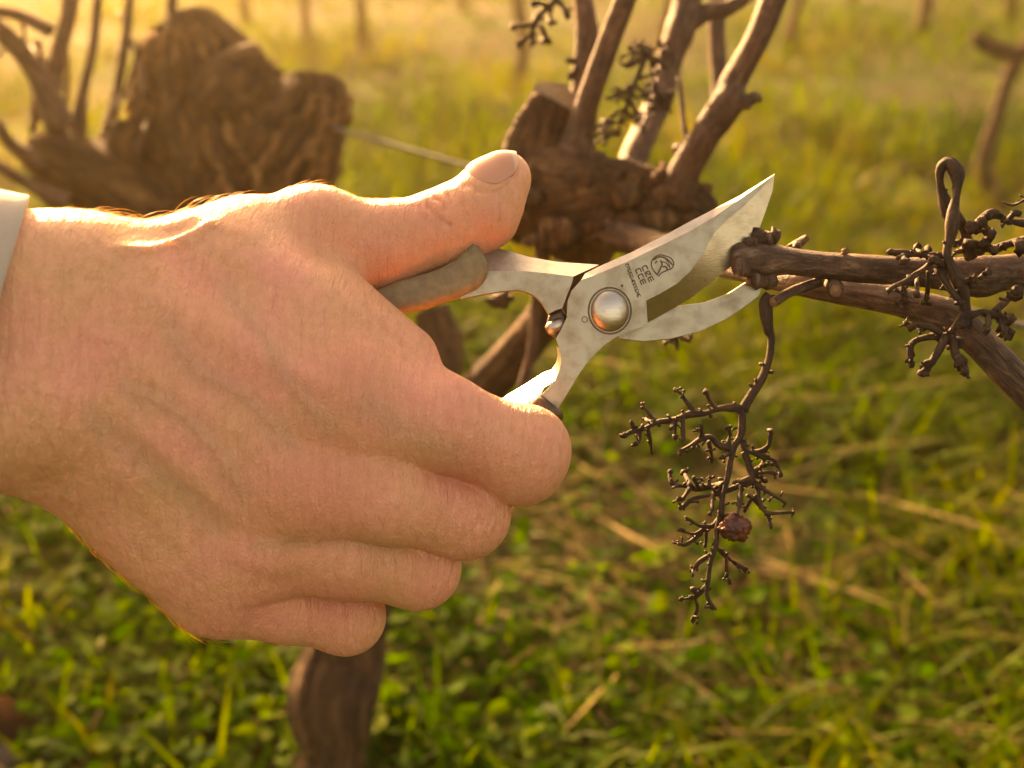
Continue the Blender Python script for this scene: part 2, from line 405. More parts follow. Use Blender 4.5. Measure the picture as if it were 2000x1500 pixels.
# ---- the vine behind the hand: one trunk, an old head on the left, an arm and head on the right
base = P(655, 1560, 1.05)
vine = empty('grape_vine', (base.x, base.y, 0), 'gnarled old two-headed grape vine with pruned canes, right behind the hand', 'vine', 'vines of the vineyard')
fx = P(655, 1600, 1.12)
Wood().limb([(636, 1700, 1.05, 105), (645, 1520, 1.05, 84), (654, 1450, 1.05, 74), (648, 1370, 1.05, 88), (668, 1290, 1.06, 80), (678, 1210, 1.06, 74), (690, 1050, 1.08, 96), (610, 800, 1.07, 130), (525, 560, 1.06, 158), (470, 400, 1.05, 172), (425, 270, 1.05, 165), (395, 170, 1.05, 128), (375, 95, 1.05, 88), (362, 48, 1.05, 58), (355, 30, 1.05, 38)], n=14, seg=72, ridge=0.06, lump=0.07, seed=4, freq=16).build('trunk', OLD, vine)
one('arm', OLD, vine, [(470, 420, 1.04, 140), (540, 320, 1.03, 118), (585, 240, 1.03, 92), (610, 185, 1.03, 68), (612, 150, 1.03, 48)], n=11, seg=48, ridge=0.07, seed=5, freq=9)
one('arm', OLD, vine, [(470, 440, 1.04, 110), (320, 400, 1.02, 80), (200, 350, 1.0, 72), (110, 310, 0.99, 60), (60, 290, 0.99, 38)], n=9, seg=32, ridge=0.06, lump=0.1, seed=6, freq=9)
Wood().limb([(440, 230, 1.02, 90), (470, 165, 1.02, 72), (498, 125, 1.02, 46), (520, 112, 1.02, 22)], n=9, seg=36, ridge=0.08, lump=0.1, seed=67, freq=8).build('spur', OLD, vine)
# shaggy bark hanging off the old head in strips
BST = Wood(); rb = random.Random(31)
axis_pts = catmull([(525, 560, 1.06, 158), (470, 400, 1.05, 172), (425, 270, 1.05, 165), (395, 170, 1.05, 128), (375, 95, 1.05, 88), (362, 48, 1.05, 58)], 10)
axis_b = catmull([(470, 420, 1.04, 140), (540, 320, 1.03, 118), (585, 240, 1.03, 92), (610, 185, 1.03, 68)], 10)
for k in range(150):
    ap = axis_pts if rb.random() < 0.7 else axis_b
    i0 = rb.randrange(0, len(ap) - 6); i1 = min(len(ap) - 1, i0 + rb.randrange(4, 16)); a = rb.uniform(-1.75, 1.75); J = []
    for m, i in enumerate(range(i0, i1 + 1, 2)):
        x, y, d, r = ap[i]; f = 1.0 + (0.06 * rb.random()) + (0.10 * rb.random() if m == 0 or i + 2 > i1 else 0); aa = a + rb.uniform(-.05, .05)
        J.append((x + math.sin(aa) * r * f, y + rb.uniform(-4, 4), d - math.cos(aa) * r * f * d / FPX, rb.uniform(4, 11)))
    if len(J) > 2: BST.limb(J, n=2, seg=6, ridge=0.2, lump=0.2, seed=k)
BST.build('bark_strips', bark_material('peeling_bark', (0.06, 0.028, 0.012), (0.22, 0.105, 0.042), (0.40, 0.25, 0.11), 0.6, 0.002), vine)['kind'] = 'stuff'
for k in range(14):
    x = rb.uniform(-40, 330); y = rb.uniform(120, 360); dx, dy = rb.uniform(-70, 70), -rb.uniform(60, 200)
    one('twig', CANE, vine, [(x, y, 1.0, 6), (x + dx * 0.5 + rb.uniform(-12, 12), y + dy * 0.5, 1.0 + rb.uniform(-.03, .03), 5), (x + dx, y + dy, 1.0 + rb.uniform(-.05, .05), 4)], n=5, seg=6, seed=500 + k, lump=0.2)
one('spur', OLD, vine, [(230, 330, 1.0, 40), (245, 280, 1.0, 42), (252, 240, 1.0, 34)], seg=18, seed=66)
for sd, J in enumerate([
        [(150, 350, 0.99, 40), (105, 230, 0.98, 18), (112, 120, 0.98, 16), (135, 20, 0.98, 15), (150, -120, 0.98, 14)],
        [(135, 330, 1.0, 30), (160, 190, 1.0, 11), (182, 90, 1.0, 10), (196, -60, 1.0, 9)],
        [(205, 320, 1.02, 28), (222, 210, 1.03, 11), (242, 100, 1.03, 10), (262, -80, 1.03, 9)],
        [(120, 250, 0.97, 30), (70, 140, 0.96, 19), (0, 60, 0.95, 18), (-80, 0, 0.95, 17)],
        [(90, 320, 0.98, 26), (30, 290, 0.97, 14), (-10, 240, 0.96, 13), (-60, 170, 0.96, 12)],
        [(130, 400, 0.98, 30), (60, 360, 0.97, 13), (0, 325, 0.96, 12), (-60, 290, 0.96, 12)],
        [(320, 140, 1.04, 30), (330, 60, 1.05, 12), (345, -80, 1.05, 10)],
        [(100, 60, 0.97, 14), (40, 30, 0.97, 12), (-30, 20, 0.97, 12)]]):
    one('cane', CANE, vine, J, n=8, seg=12, seed=20 + sd, lump=0.05)
one('arm', OLD, vine, [(690, 1060, 1.08, 80), (800, 900, 0.95, 54), (900, 800, 0.82, 42), (960, 742, 0.77, 37), (1030, 664, 0.74, 36), (1100, 570, 0.71, 40), (1150, 480, 0.695, 50), (1140, 420, 0.68, 64)], n=8, seg=26, ridge=0.06, seed=7, freq=8)
one('spur', OLD, vine, [(800, 900, 0.99, 44), (850, 740, 0.98, 46), (865, 680, 0.98, 42), (845, 600, 0.98, 30)], n=6, seg=18, seed=8)
NEAR = True
head = Wood().limb([(985, 420, 0.81, 60), (1050, 395, 0.80, 84), (1110, 390, 0.79, 80), (1165, 385, 0.785, 66), (1220, 372, 0.785, 54), (1270, 378, 0.78, 50), (1325, 388, 0.77, 56), (1375, 408, 0.77, 40), (1398, 420, 0.77, 16)], n=12, seg=44, ridge=0.10, lump=0.10, seed=9, freq=9)
head.knob(1305, 345, 0.765, 26, 3, 0.35).knob(1290, 352, 0.765, 20, 4, 0.35).knob(1372, 372, 0.765, 17, 5, 0.3).knob(1150, 345, 0.79, 48, 6, 0.25).knob(1110, 470, 0.80, 40, 7, 0.3)
rk = random.Random(2)
for k in range(26):
    x = rk.uniform(1020, 1370); y = 405 + rk.uniform(-60, 60) * (1.25 - abs(x - 1080) / 350); head.knob(x, y, 0.755 + rk.uniform(0, 0.02), rk.uniform(14, 34), 80 + k, 0.35, (1.2, 0.8, rk.uniform(0.7, 1.1)))
head.build('head', OLD, vine)
one('spur', OLD, vine, [(1070, 430, 0.80, 88), (1052, 370, 0.80, 80), (1038, 315, 0.80, 66), (1050, 255, 0.80, 54), (1077, 200, 0.80, 44)], n=10, seg=36, ridge=0.08, seed=10, freq=8)
disc('cut_face', 1079, 196, 0.798, 45, P(1120, 140, 0.74) - P(1060, 230, 0.80), CUT, vine, seed=1)
for sd, J in enumerate([
        [(1125, 345, 0.81, 40), (1122, 260, 0.82, 20), (1136, 150, 0.83, 19), (1146, 67, 0.83, 21), (1137, -15, 0.83, 20), (1128, -120, 0.83, 19)],
        [(1105, 370, 0.79, 56), (1130, 270, 0.785, 34), (1144, 213, 0.78, 25), (1163, 157, 0.775, 23), (1190, 83, 0.77, 22), (1226, -15, 0.76, 21), (1260, -120, 0.75, 20)],
        [(1212, 385, 0.80, 42), (1228, 345, 0.815, 30), (1251, 280, 0.83, 27), (1284, 200, 0.85, 27), (1310, 110, 0.86, 26), (1328, 62, 0.86, 31), (1342, 5, 0.86, 28), (1352, -120, 0.86, 26)],
        [(1318, 390, 0.77, 46), (1340, 330, 0.755, 32), (1380, 262, 0.74, 28), (1422, 200, 0.73, 32), (1434, 160, 0.73, 28), (1480, 74, 0.72, 25), (1514, -15, 0.715, 25), (1550, -130, 0.71, 24)]]):
    Wood().limb(J, n=9, seg=20, ridge=0.035, lump=0.045, seed=30 + sd).build('cane', CANE, vine)
one('cane', CANE, vine, [(1328, 50, 0.86, 26), (1380, 22, 0.86, 19), (1420, 16, 0.86, 16), (1470, -20, 0.86, 14), (1520, -90, 0.86, 13)], seg=14, seed=36)
one('cane', CANE, vine, [(1402, -60, 0.97, 17), (1398, 60, 0.97, 17), (1404, 170, 0.97, 16), (1392, 260, 0.96, 15), (1340, 345, 0.88, 16), (1300, 380, 0.8, 18)], seg=12, seed=37)
one('twig', CANE, vine, [(1326, 150, 0.79, 5), (1333, 220, 0.785, 5.5), (1341, 290, 0.775, 6), (1338, 340, 0.77, 8)], seg=8, seed=38)
one('twig', CANE, vine, [(1056, 440, 0.82, 20), (1060, 500, 0.83, 15), (1050, 580, 0.84, 13), (1040, 680, 0.85, 11), (1020, 760, 0.86, 10)], seg=10, seed=39)
for sd, (px, py, d, r) in enumerate([(1472, 192, 0.725, 13), (1455, 203, 0.725, 14), (1187, 240, 0.78, 12), (1328, 290, 0.765, 13), (1300, 105, 0.85, 13)]):
    Wood().knob(px, py, d, r, 50 + sd, 0.3, (1.2, 0.9, 0.9)).build('bud', CANE, vine)
w = Wood().limb([(1010, 545, 0.80, 4), (990, 570, 0.79, 6), (970, 588, 0.79, 15), (955, 586, 0.79, 9), (944, 582, 0.79, 3)], n=4, seg=10, lump=0.25, seed=60).knob(985, 588, 0.79, 14, 61, 0.4).knob(998, 582, 0.79, 8, 62, 0.4)
w.build('withered_bud', STALK, vine)

# ---- dried bunch stalks: small branching nets of twigs that end in little swollen cups
def stalk_net(lines, d, parent, name='bunch_stalk', rpx=5.0, seed=0, zj=0.006, cups=True, world_d=None):
    r = random.Random(seed); w = Wood()
    for i, (pts, r0, r1) in enumerate(lines):
        m = len(pts); J = []; dz = r.uniform(-zj, zj) if i else 0.0
        for k, q in enumerate(pts):
            t = k / max(1, m - 1); dd = (q[2] if len(q) > 2 else d) + dz * t
            J.append((q[0], q[1], dd, (r0 + (r1 - r0) * t) * r.uniform(0.95, 1.5)))
        w.limb(J, n=4, seg=8, ridge=0.10, lump=0.20, seed=seed * 50 + i)
        if cups and r1 < 5.5:
            e = J[-1]; w.knob(e[0], e[1], e[2], r1 * r.uniform(1.6, 2.5), seed + i, 0.5, (r.uniform(.7, 1.3), r.uniform(.7, 1.2), r.uniform(.7, 1.5)), 1); 
            if r.random() < 0.7: w.knob(e[0] + r.uniform(-8, 8), e[1] + r.uniform(-8, 8), e[2], r1 * r.uniform(0.9, 1.5), seed + i + 7, 0.5, (1, 1, 1), 1)
        for k in range(1, m):                                       # short scars along the twig
            for _q in range(2 if seed in (12, 14) else 1):
                if r.random() > 0.75: continue
                q1 = min(r1, 3.0); a, b = J[k - 1], J[k]; t = r.random(); g = r.uniform(0, 6.3); l = r.uniform(5, 16)
                x, y = a[0] + (b[0] - a[0]) * t, a[1] + (b[1] - a[1]) * t
                w.limb([(x, y, a[2], q1 * 0.9), (x + l * math.cos(g), y + l * math.sin(g), a[2] + r.uniform(-.002, .002), q1 * 0.7)], n=2, seg=6, seed=i * 9 + k)
                w.knob(x + l * math.cos(g), y + l * math.sin(g), a[2], q1 * 1.35, i + k, 0.5, (1, 1, 1), 1)
    return w.build(name, STALK, parent)
def crop(lines, ox, oy, s): return [([(ox + x / s, oy + y / s) for x, y in pts], a, b) for pts, a, b in lines]
def tangle(cx, cy, rx, ry, d, n, seed, r0=5, axis=(0.3, 1.0)):
    r = random.Random(seed); out = []; top = (cx - axis[0] * rx, cy - ry); bot = (cx + axis[0] * rx, cy + ry)
    main = [top, (cx + r.uniform(-.2, .2) * rx, cy), bot]; out.append((main, r0 * 1.2, r0 * 0.7))
    for i in range(n):
        t = r.random(); x = top[0] + (bot[0] - top[0]) * t; y = top[1] + (bot[1] - top[1]) * t
        a = r.choice((-1, 1)) * r.uniform(0.5, 2.2) + 1.57; l = r.uniform(0.4, 1.0) * rx
        m = (x + l * 0.5 * math.cos(a), y + l * 0.5 * math.sin(a) + r.uniform(-8, 8)); e = (x + l * math.cos(a), y + l * math.sin(a))
        out.append(([(x, y), m, e], r0 * 0.8, r0 * 0.55))
        for k in range(r.randint(1, 3)):
            g = a + r.uniform(-1.3, 1.3); q = r.uniform(0.15, 0.4) * rx; out.append(([m, (m[0] + q * math.cos(g), m[1] + q * math.sin(g))], r0 * 0.6, r0 * 0.5))
    return out
stalk_net(tangle(1238, 180, 52, 85, 0.75, 20, 3, 3.6, (-0.6, 1)), 0.75, vine, seed=3, zj=0.02)
stalk_net(tangle(1280, 150, 40, 60, 0.77, 12, 4, 3.8), 0.77, vine, seed=4, zj=0.015)
stalk_net(crop([([(430, -60), (400, 0), (350, 50), (300, 100), (260, 140), (160, 155)], 6, 4), ([(400, 0), (440, 20), (470, 80)], 5, 4), ([(300, 100), (260, 200), (190, 260)], 5, 4), ([(320, 140), (350, 240)], 4, 4), ([(270, 170), (270, 250)], 4, 4), ([(370, 40), (375, 130)], 4, 4), ([(350, 30), (280, 20)], 4, 4)], 950, 0, 3), 0.78, vine, seed=5, zj=0.01)
stalk_net([([(1126, 130), (1122, 145), (1112, 150)], 5, 4), ([(1124, 120), (1110, 118)], 5, 4)], 0.8, vine, seed=6)
stalk_net([([(1335, 600), (1325, 640), (1315, 664)], 4, 3), ([(1325, 655), (1345, 664)], 3, 3), ([(1318, 660), (1300, 670)], 3, 3), ([(1320, 662), (1322, 680)], 3, 3), ([(1330, 660), (1350, 656)], 3, 3)], 0.58, vine, seed=7)

# ---- the long cane that leaves the right head and passes under the cane being cut
low = empty('vine_cane', PZ(1800, 620, -20), 'lower vine cane sloping down to the right edge, under the cane being cut', 'cane', 'vine canes at the right')
Wood().limb([(1120, 440, 0.79, 50), (1180, 452, 0.775, 38), (1240, 470, 0.74, 30), (1320, 490, 0.66, 28), (1420, 515, 0.54, 27), (1540, 545, 0.463, 28), (1640, 568, 0.448, 27), (1730, 585, 0.443, 28), (1800, 602, 0.440, 31), (1860, 625, 0.438, 37), (1905, 660, 0.436, 33), (1960, 715, 0.434, 33), (2030, 785, 0.432, 34), (2200, 960, 0.43, 34), (2700, 1460, 0.44, 36), (3300, 2000, 0.47, 40)], n=9, seg=24, ridge=0.03, lump=0.03, seed=41).build('cane', CANE, low)
# ---- the cane in the jaws of the shears
cut = empty('vine_cane', PZ(1480, 500, -4), 'vine cane caught in the shears, with knobbly cut end and dried stalks', 'cane', 'vine canes at the right')
w = Wood().limb([(1430, 508, 0.4165, 24), (1446, 507, 0.4165, 34), (1478, 508, 0.418, 39), (1510, 508, 0.419, 33), (1545, 510, 0.420, 27), (1600, 517, 0.421, 26.5), (1680, 524, 0.423, 28), (1780, 531, 0.425, 28), (1850, 536, 0.426, 32), (1910, 540, 0.427, 41), (1950, 534, 0.428, 36), (2020, 525, 0.43, 33), (2200, 500, 0.435, 32), (2700, 470, 0.47, 34), (3600, 500, 0.55, 38)], n=9, seg=28, ridge=0.03, lump=0.025, seed=42)
w.knob(1480, 462, 0.416, 15, 1, 0.35).knob(1495, 466, 0.417, 14, 2, 0.35).knob(1513, 461, 0.418, 13, 3, 0.35, (0.8, 1, 1.3)).knob(1466, 474, 0.415, 12, 4, 0.35).knob(1478, 545, 0.417, 22, 5, 0.25).knob(1500, 548, 0.418, 18, 6, 0.25).knob(1450, 520, 0.4135, 22, 7, 0.2)
w.limb([(1545, 488, 0.428, 12), (1562, 474, 0.43, 10), (1576, 462, 0.43, 7)], n=3, seg=10, lump=0.2, seed=8).knob(1556, 482, 0.428, 11, 9, 0.4)
w.build('cane', CANE, cut)
one('spur', CANE, cut, [(1600, 550, 0.425, 12), (1570, 560, 0.42, 10), (1535, 576, 0.416, 9), (1512, 590, 0.414, 9)], n=4, seg=10, seed=43, lump=0.1)
disc('broken_end', 1511, 590, 0.4138, 11, P(1490, 600, 0.40) - P(1535, 576, 0.416), CUTO, cut, seed=4)
one('spur', CANE, cut, [(1625, 550, 0.428, 14), (1630, 562, 0.418, 15), (1632, 567, 0.410, 15)], n=3, seg=14, seed=44)
disc('cut_face', 1632, 568, 0.4095, 12, P(1632, 575, 0.39) - P(1630, 562, 0.418), CUTO, cut, seed=5)
Wood().knob(1652, 490, 0.42, 6, 11, 0.4, (1.4, 1, 1)).knob(1648, 496, 0.42, 5, 12, 0.4).build('bark_scrap', CUTO, cut)
# hanging bunch stalk, traced twig by twig
S = []
S.append(([(970, -330), (945, -290), (955, -160), (972, -110), (960, 0), (920, 110), (860, 205), (820, 275)], 10, 6.5))
S.append(([(815, 270), (812, 400), (770, 480), (745, 600), (735, 650), (715, 740), (705, 820), (685, 900), (675, 1000), (650, 1080), (635, 1180), (630, 1260), (665, 1330)], 6.5, 3.0))
for pts in [[(815, 275), (780, 265), (700, 270), (620, 290), (540, 295), (440, 330), (360, 345), (280, 380), (230, 390), (190, 410)],
            [(820, 430), (830, 480), (860, 500), (920, 490), (960, 460), (970, 390)], [(770, 480), (700, 460), (650, 420), (600, 430), (540, 465), (490, 490)],
            [(735, 655), (680, 680), (600, 690), (540, 685), (460, 675), (435, 640), (430, 600)], [(820, 500), (850, 570), (870, 610), (870, 660), (800, 675), (700, 720), (640, 725), (560, 750), (520, 780), (485, 795)]]:
    S.append((pts, 6.0, 2.8))
for pts in [[(555, 285), (500, 200), (460, 165)], [(680, 265), (640, 220), (625, 180)], [(355, 345), (310, 280), (285, 240)], [(340, 350), (300, 322)], [(240, 385), (225, 335)], [(270, 385), (270, 440), (250, 455)],
            [(315, 370), (330, 460), (335, 500)], [(455, 330), (440, 375)], [(462, 325), (458, 420)], [(500, 310), (500, 400), (500, 440)], [(600, 425), (598, 360)], [(640, 440), (655, 545)], [(740, 470), (750, 410), (745, 370)],
            [(755, 500), (710, 530)], [(860, 500), (930, 525), (1000, 550), (1020, 620)], [(870, 600), (920, 570), (940, 520)], [(880, 620), (940, 650)], [(880, 610), (1000, 605)], [(880, 660), (940, 700), (1000, 740), (1050, 770)],
            [(900, 680), (910, 760), (950, 820), (1090, 820)], [(950, 820), (970, 900)], [(840, 730), (880, 745), (915, 790)], [(545, 685), (510, 610)], [(585, 690), (560, 640)], [(640, 685), (640, 630)], [(540, 690), (500, 745), (475, 750)],
            [(660, 722), (655, 800), (645, 830)], [(805, 675), (805, 760), (795, 830)], [(870, 740), (830, 810)], [(690, 860), (640, 900), (570, 880), (520, 850)], [(620, 910), (560, 935), (490, 915)], [(600, 930), (520, 990), (480, 990)],
            [(630, 915), (620, 1000)], [(680, 1005), (750, 1070), (800, 1100), (840, 1120)], [(730, 1060), (735, 1150), (750, 1190)], [(655, 1040), (590, 1085), (550, 1130)], [(625, 1210), (570, 1270), (490, 1285)], [(570, 1270), (575, 1340), (555, 1390)], [(575, 1262), (560, 1235)], [(860, 640), (780, 660)], [(700, 700), (720, 680)], [(930, 570), (1000, 560)]]:
    S.append((pts, 4.0, 2.5))
bunch = stalk_net(crop(S, 1150, 700, 2.728), 0.4165, cut, seed=12, zj=0.009)
gc = P(1436, 1030, 0.412); gm_ = MB().blob(gc, 0.0042, 9, 0.14, 4, (1.05, 0.95, 1.0))
for v in gm_.v:                                                     # sunken, pleated skin
    q = v - gc; a = math.atan2(q.z, q.x); v += q * (0.06 * math.sin(a * 4 + q.y * 900) - 0.07 * math.cos(q.z * 1500 + q.x * 700))
gm_.build('dried_grape', GRAPE, bunch)
# looping dried tendril and the stalk at the fork
T = []
T.append(([(1440, 640, .419), (1410, 560, .417), (1370, 450, .416), (1310, 380, .415), (1262, 260, .414), (1250, 180, .413), (1270, 125, .412), (1315, 112, .411), (1350, 170, .410), (1352, 280, .409), (1330, 420, .409), (1310, 540, .409), (1300, 620, .409), (1330, 700, .409), (1380, 830, .410), (1408, 960, .411), (1420, 1030, .412)], 9.5, 8.5))
T2 = [([(1290, 630), (1200, 630), (1130, 625), (1050, 620), (980, 610)], 6, 4), ([(1215, 660), (1150, 720), (1080, 770), (1010, 800), (970, 830)], 6, 3.5), ([(1300, 700), (1240, 660), (1215, 650)], 6, 5),
      ([(1400, 960), (1300, 1080), (1200, 1090), (1100, 1130), (1090, 1240)], 8, 4), ([(1260, 1075), (1200, 1040), (1130, 1020), (1060, 1015)], 6, 4), ([(1290, 1090), (1220, 1220), (1160, 1290)], 7, 5), ([(1330, 1090), (1360, 1230), (1400, 1285)], 7, 5),
      ([(1420, 970), (1500, 950), (1600, 980), (1650, 990)], 8, 5), ([(1530, 970), (1525, 1055)], 4, 4), ([(1605, 980), (1625, 1080)], 5, 4), ([(1560, 950), (1640, 880), (1690, 840)], 6, 5), ([(1430, 500), (1480, 430), (1550, 400), (1640, 430), (1740, 450), (1850, 470)], 7, 5),
      ([(1475, 440), (1530, 480), (1550, 520)], 6, 5), ([(1400, 560), (1470, 570), (1560, 600), (1650, 560), (1740, 540), (1850, 520)], 8, 6), ([(1640, 430), (1680, 395)], 5, 5), ([(1700, 545), (1740, 620)], 6, 5), ([(1610, 335), (1680, 345), (1740, 315), (1800, 280)], 2, 2),
      ([(1050, 620), (1055, 670)], 5, 5), ([(1150, 622), (1130, 598)], 4, 4), ([(1170, 625), (1190, 605)], 4, 4), ([(1050, 785), (1062, 880), (1055, 915)], 4, 4), ([(1130, 745), (1130, 850)], 4, 4), ([(1190, 720), (1185, 860), (1165, 890)], 4, 4), ([(1340, 560), (1385, 545)], 4, 4), ([(1340, 615), (1385, 600)], 4, 4), ([(1430, 800), (1400, 780), (1450, 770)], 5, 4), ([(1480, 760), (1530, 720)], 5, 4), ([(1240, 700), (1300, 800), (1370, 900)], 5, 4)]
cp = lambda L: [([(1400 + q[0] / 2.885, 280 + q[1] / 2.885, *q[2:]) for q in pts], a, b) for pts, a, b in L]
tend = stalk_net(cp(T), 0.411, cut, 'looped_tendril', seed=13, cups=False)
w2 = stalk_net(cp(T2), 0.411, cut, seed=14, zj=0.012)
b = Wood(); rq = random.Random(8)
for x, y, r in [(1050, 650, 26), (1080, 760, 20), (1170, 1270, 34), (1195, 1240, 26), (1370, 1240, 38), (1350, 1215, 26), (1390, 1265, 22), (1100, 1030, 24), (1150, 1050, 22), (1100, 1190, 18), (1630, 1070, 40), (1610, 1040, 26), (1660, 990, 28), (1670, 860, 32), (1690, 835, 26), (1440, 480, 40), (1490, 440, 34), (1530, 500, 26), (1520, 415, 24), (1690, 395, 26), (1480, 590, 34), (1560, 600, 26), (1620, 575, 26), (1710, 590, 34), (1700, 560, 28), (1520, 1055, 16), (1300, 1110, 36), (1260, 1090, 34), (1340, 1120, 40), (1400, 1020, 34), (1420, 780, 28), (1525, 725, 24), (1510, 560, 30), (1640, 440, 20)]:
    b.knob(1400 + x / 2.885, 280 + y / 2.885, 0.411 + rq.uniform(-0.005, 0.006), r / 2.885, int(x), 0.55, (rq.uniform(.7, 1.2), rq.uniform(.6, 1), rq.uniform(.7, 1.2)))
b.build('shrivelled_berries', STALK, cut)['kind'] = 'stuff'

NEAR = False
# ---- trellis wire
WIREM = simple_mat('galvanised_wire', (0.11, 0.10, 0.085), 0.7, 0.2, 200, 0.3)
wa, wb = P(590, 232, 1.02), P(2300, 722, 0.64)
wire = MB(); wire.tube([wa.lerp(wb, t) for t in np.linspace(0, 1, 30)], [0.0014] * 30, 8)
tag(wire.build('trellis_wire', WIREM, origin=wa), 'thin grey trellis wire tied to the old stump, passing behind the thumb', 'wire')

# ---- other vines further up the slope, each a trunk with a few bare canes
def ground_depth(px, py):
    a = np.array(cam2w(((px - 1000) / FPX, (750 - py) / FPX, 1.0))) - CAMP
    return CAM_H / -a[2]
def far_vine(px, py, r, lean, label, seed, hgt=0.62, arms=2):
    d = ground_depth(px, py); b0 = P(px, py, d); rr = random.Random(seed); rad = r * d / FPX
    v = empty('grape_vine', (b0.x, b0.y, 0), label, 'vine', 'vines of the vineyard')
    pts = [(b0.x, b0.y, -0.05, rad * 1.3)]
    for k in range(1, 6):
        t = k / 5; pts.append((b0.x + lean * t + rr.uniform(-.02, .02), b0.y + rr.uniform(-.02, .02), hgt * t, rad * rr.uniform(0.85, 1.2)))
    Wood().limb(pts, n=6, seg=16, ridge=0.08, lump=0.12, seed=seed, world=True).build('trunk', OLD, v)
    tx, ty, tz = pts[-1][:3]
    for a in range(arms):
        s = -1 if a % 2 else 1
        J = [(tx, ty, tz - 0.05, rad * 0.9), (tx + s * 0.10, ty, tz + 0.02, rad * 0.8), (tx + s * 0.25, ty + rr.uniform(-.04, .04), tz + 0.05, rad * 0.6)]
        Wood().limb(J, n=5, seg=12, seed=seed + a, world=True).build('arm', OLD, v)
        for k in range(3):
            x = tx + s * (0.06 + 0.09 * k); z = tz + 0.04
            J = [(x, ty, z - 0.03, 0.008)]; dx, dy = rr.uniform(-.12, .12), rr.uniform(-.1, .1)
            for m in range(1, 5): J.append((x + dx * m / 4 + rr.uniform(-.02, .02), ty + dy * m / 4, z + 0.6 * m / 4, 0.0065 - 0.0008 * m))
            Wood().limb(J, n=4, seg=8, seed=seed + 10 * k + a, world=True).build('cane', CANE, v)
    return v
for i, (px, py, r, lean, lab) in enumerate([
        (708, 118, 12, 0.0, 'blurred upright vine trunk at the top, between the old vine and the thumb'),
        (598, 100, 10, 0.02, 'blurred thin vine trunk just right of the old stump, top edge'),
        (1003, 190, 9, 0.03, 'blurred slim vine trunk above the thumb tip'),
        (1292, 70, 9, 0.02, 'blurred vine trunk seen between the second and third upright canes'),
        (1532, 88, 11, 0.10, 'blurred leaning vine trunk right of the rightmost upright cane'),
        (1793, 66, 11, 0.0, 'blurred dark vine trunk in the far row, top right'),
        (1655, 20, 9, 0.02, 'blurred small vine trunk between two others in the far row'),
        (480, 60, 9, -0.02, 'blurred vine trunk rising behind the crown of the old stump'),
        (905, 30, 8, 0.0, 'faint blurred vine trunk at the top centre edge'),
        (1970, 50, 11, 0.04, 'blurred vine trunk in the top right corner')]):
    far_vine(px, py, r, lean, lab, 300 + i * 17)
d_ = 2.35; hv = empty('grape_vine', (P(1935, 370, d_).x, P(1935, 370, d_).y, 0), 'crooked dark vine stem with a side arm near the right edge', 'vine', 'vines of the vineyard')
gd = ground_depth(1938, 372)
one('trunk', OLD, hv, [(1962, 420, gd, 15), (1940, 372, gd, 14), (1916, 335, gd, 14), (1922, 300, gd, 15), (1945, 235, gd, 13), (1968, 160, gd, 14), (1995, 105, gd, 15), (2060, 20, gd, 15)], n=6, seg=14, seed=71)
one('arm', OLD, hv, [(1998, 110, gd, 17), (1960, 100, gd, 15), (1925, 85, gd, 14), (1900, 70, gd, 10)], n=5, seg=12, seed=72)

# ---- toe of a boot in the bottom left corner
gd = ground_depth(20, 1470); c = P(-40, 1470, gd - 0.02); c.z = 0.0
boot = empty('boot', c, 'toe of a brown boot with blue-grey cap, bottom left corner', 'boot')
m1 = simple_mat('brown_leather', (0.022, 0.011, 0.007), 0.95, 0, 120, 0.3, 0.001, 300, 0.0); m2_ = simple_mat('blue_grey_rubber', (0.014, 0.014, 0.016), 0.95, 0, 120, 0.35, 0.0008, 300, 0.0)
def shell(name, cx, cy, z0, z1, rx, ry, mat, pw=2.4):
    mb = MB(); vs, fs = [], []; S_, Rg = 28, 8
    for j in range(Rg + 1):
        t = j / Rg; f = (1 - t ** pw) ** (1 / pw) if j < Rg else 0.02
        for k in range(S_):
            a = 2 * math.pi * k / S_; vs.append(c + Vector((cx + rx * f * math.cos(a), cy + ry * f * math.sin(a), z0 + (z1 - z0) * t)))
    for j in range(Rg):
        for k in range(S_): fs.append((j * S_ + k, j * S_ + (k + 1) % S_, (j + 1) * S_ + (k + 1) % S_, (j + 1) * S_ + k))
    mb.poly(vs, fs); return mb.build(name, mat, boot)
shell('upper', -0.03, 0.025, 0.005, 0.036, 0.070, 0.045, m1); shell('toe_cap', 0.0, -0.030, 0.005, 0.030, 0.050, 0.040, m2_); shell('sole', -0.02, 0.0, -0.01, 0.008, 0.075, 0.068, m2_, 6)

# ================================================================== the hand (one continuous surface, grown from a distance field in millimetres)
def CC(px, py, z):
    d = D0 * 1000 - z
    return np.array([(px - 1000) / FPX * d, (750 - py) / FPX * d, z])
def smin(a, b, k):
    h = np.maximum(k - np.abs(a - b), 0) / k
    return np.minimum(a, b) - h * h * k * 0.25
def smax(a, b, k): return -smin(-a, -b, k)
def cone(p, A, B):
    """A, B = (px, py, z, radius in px)"""
    a, b = CC(*A[:3]), CC(*B[:3]); ra, rb = A[3] * MMPX(A[2]), B[3] * MMPX(B[2])
    ba = b - a; h = np.clip(((p - a) @ ba) / (ba @ ba), 0, 1)
    return np.linalg.norm(p - a - h[:, None] * ba, axis=1) - (ra + (rb - ra) * h)
def chain(p, joints, k=4.0):
    d = None
    for A, B in zip(joints[:-1], joints[1:]):
        e = cone(p, A, B); d = e if d is None else smin(d, e, k)
    return d
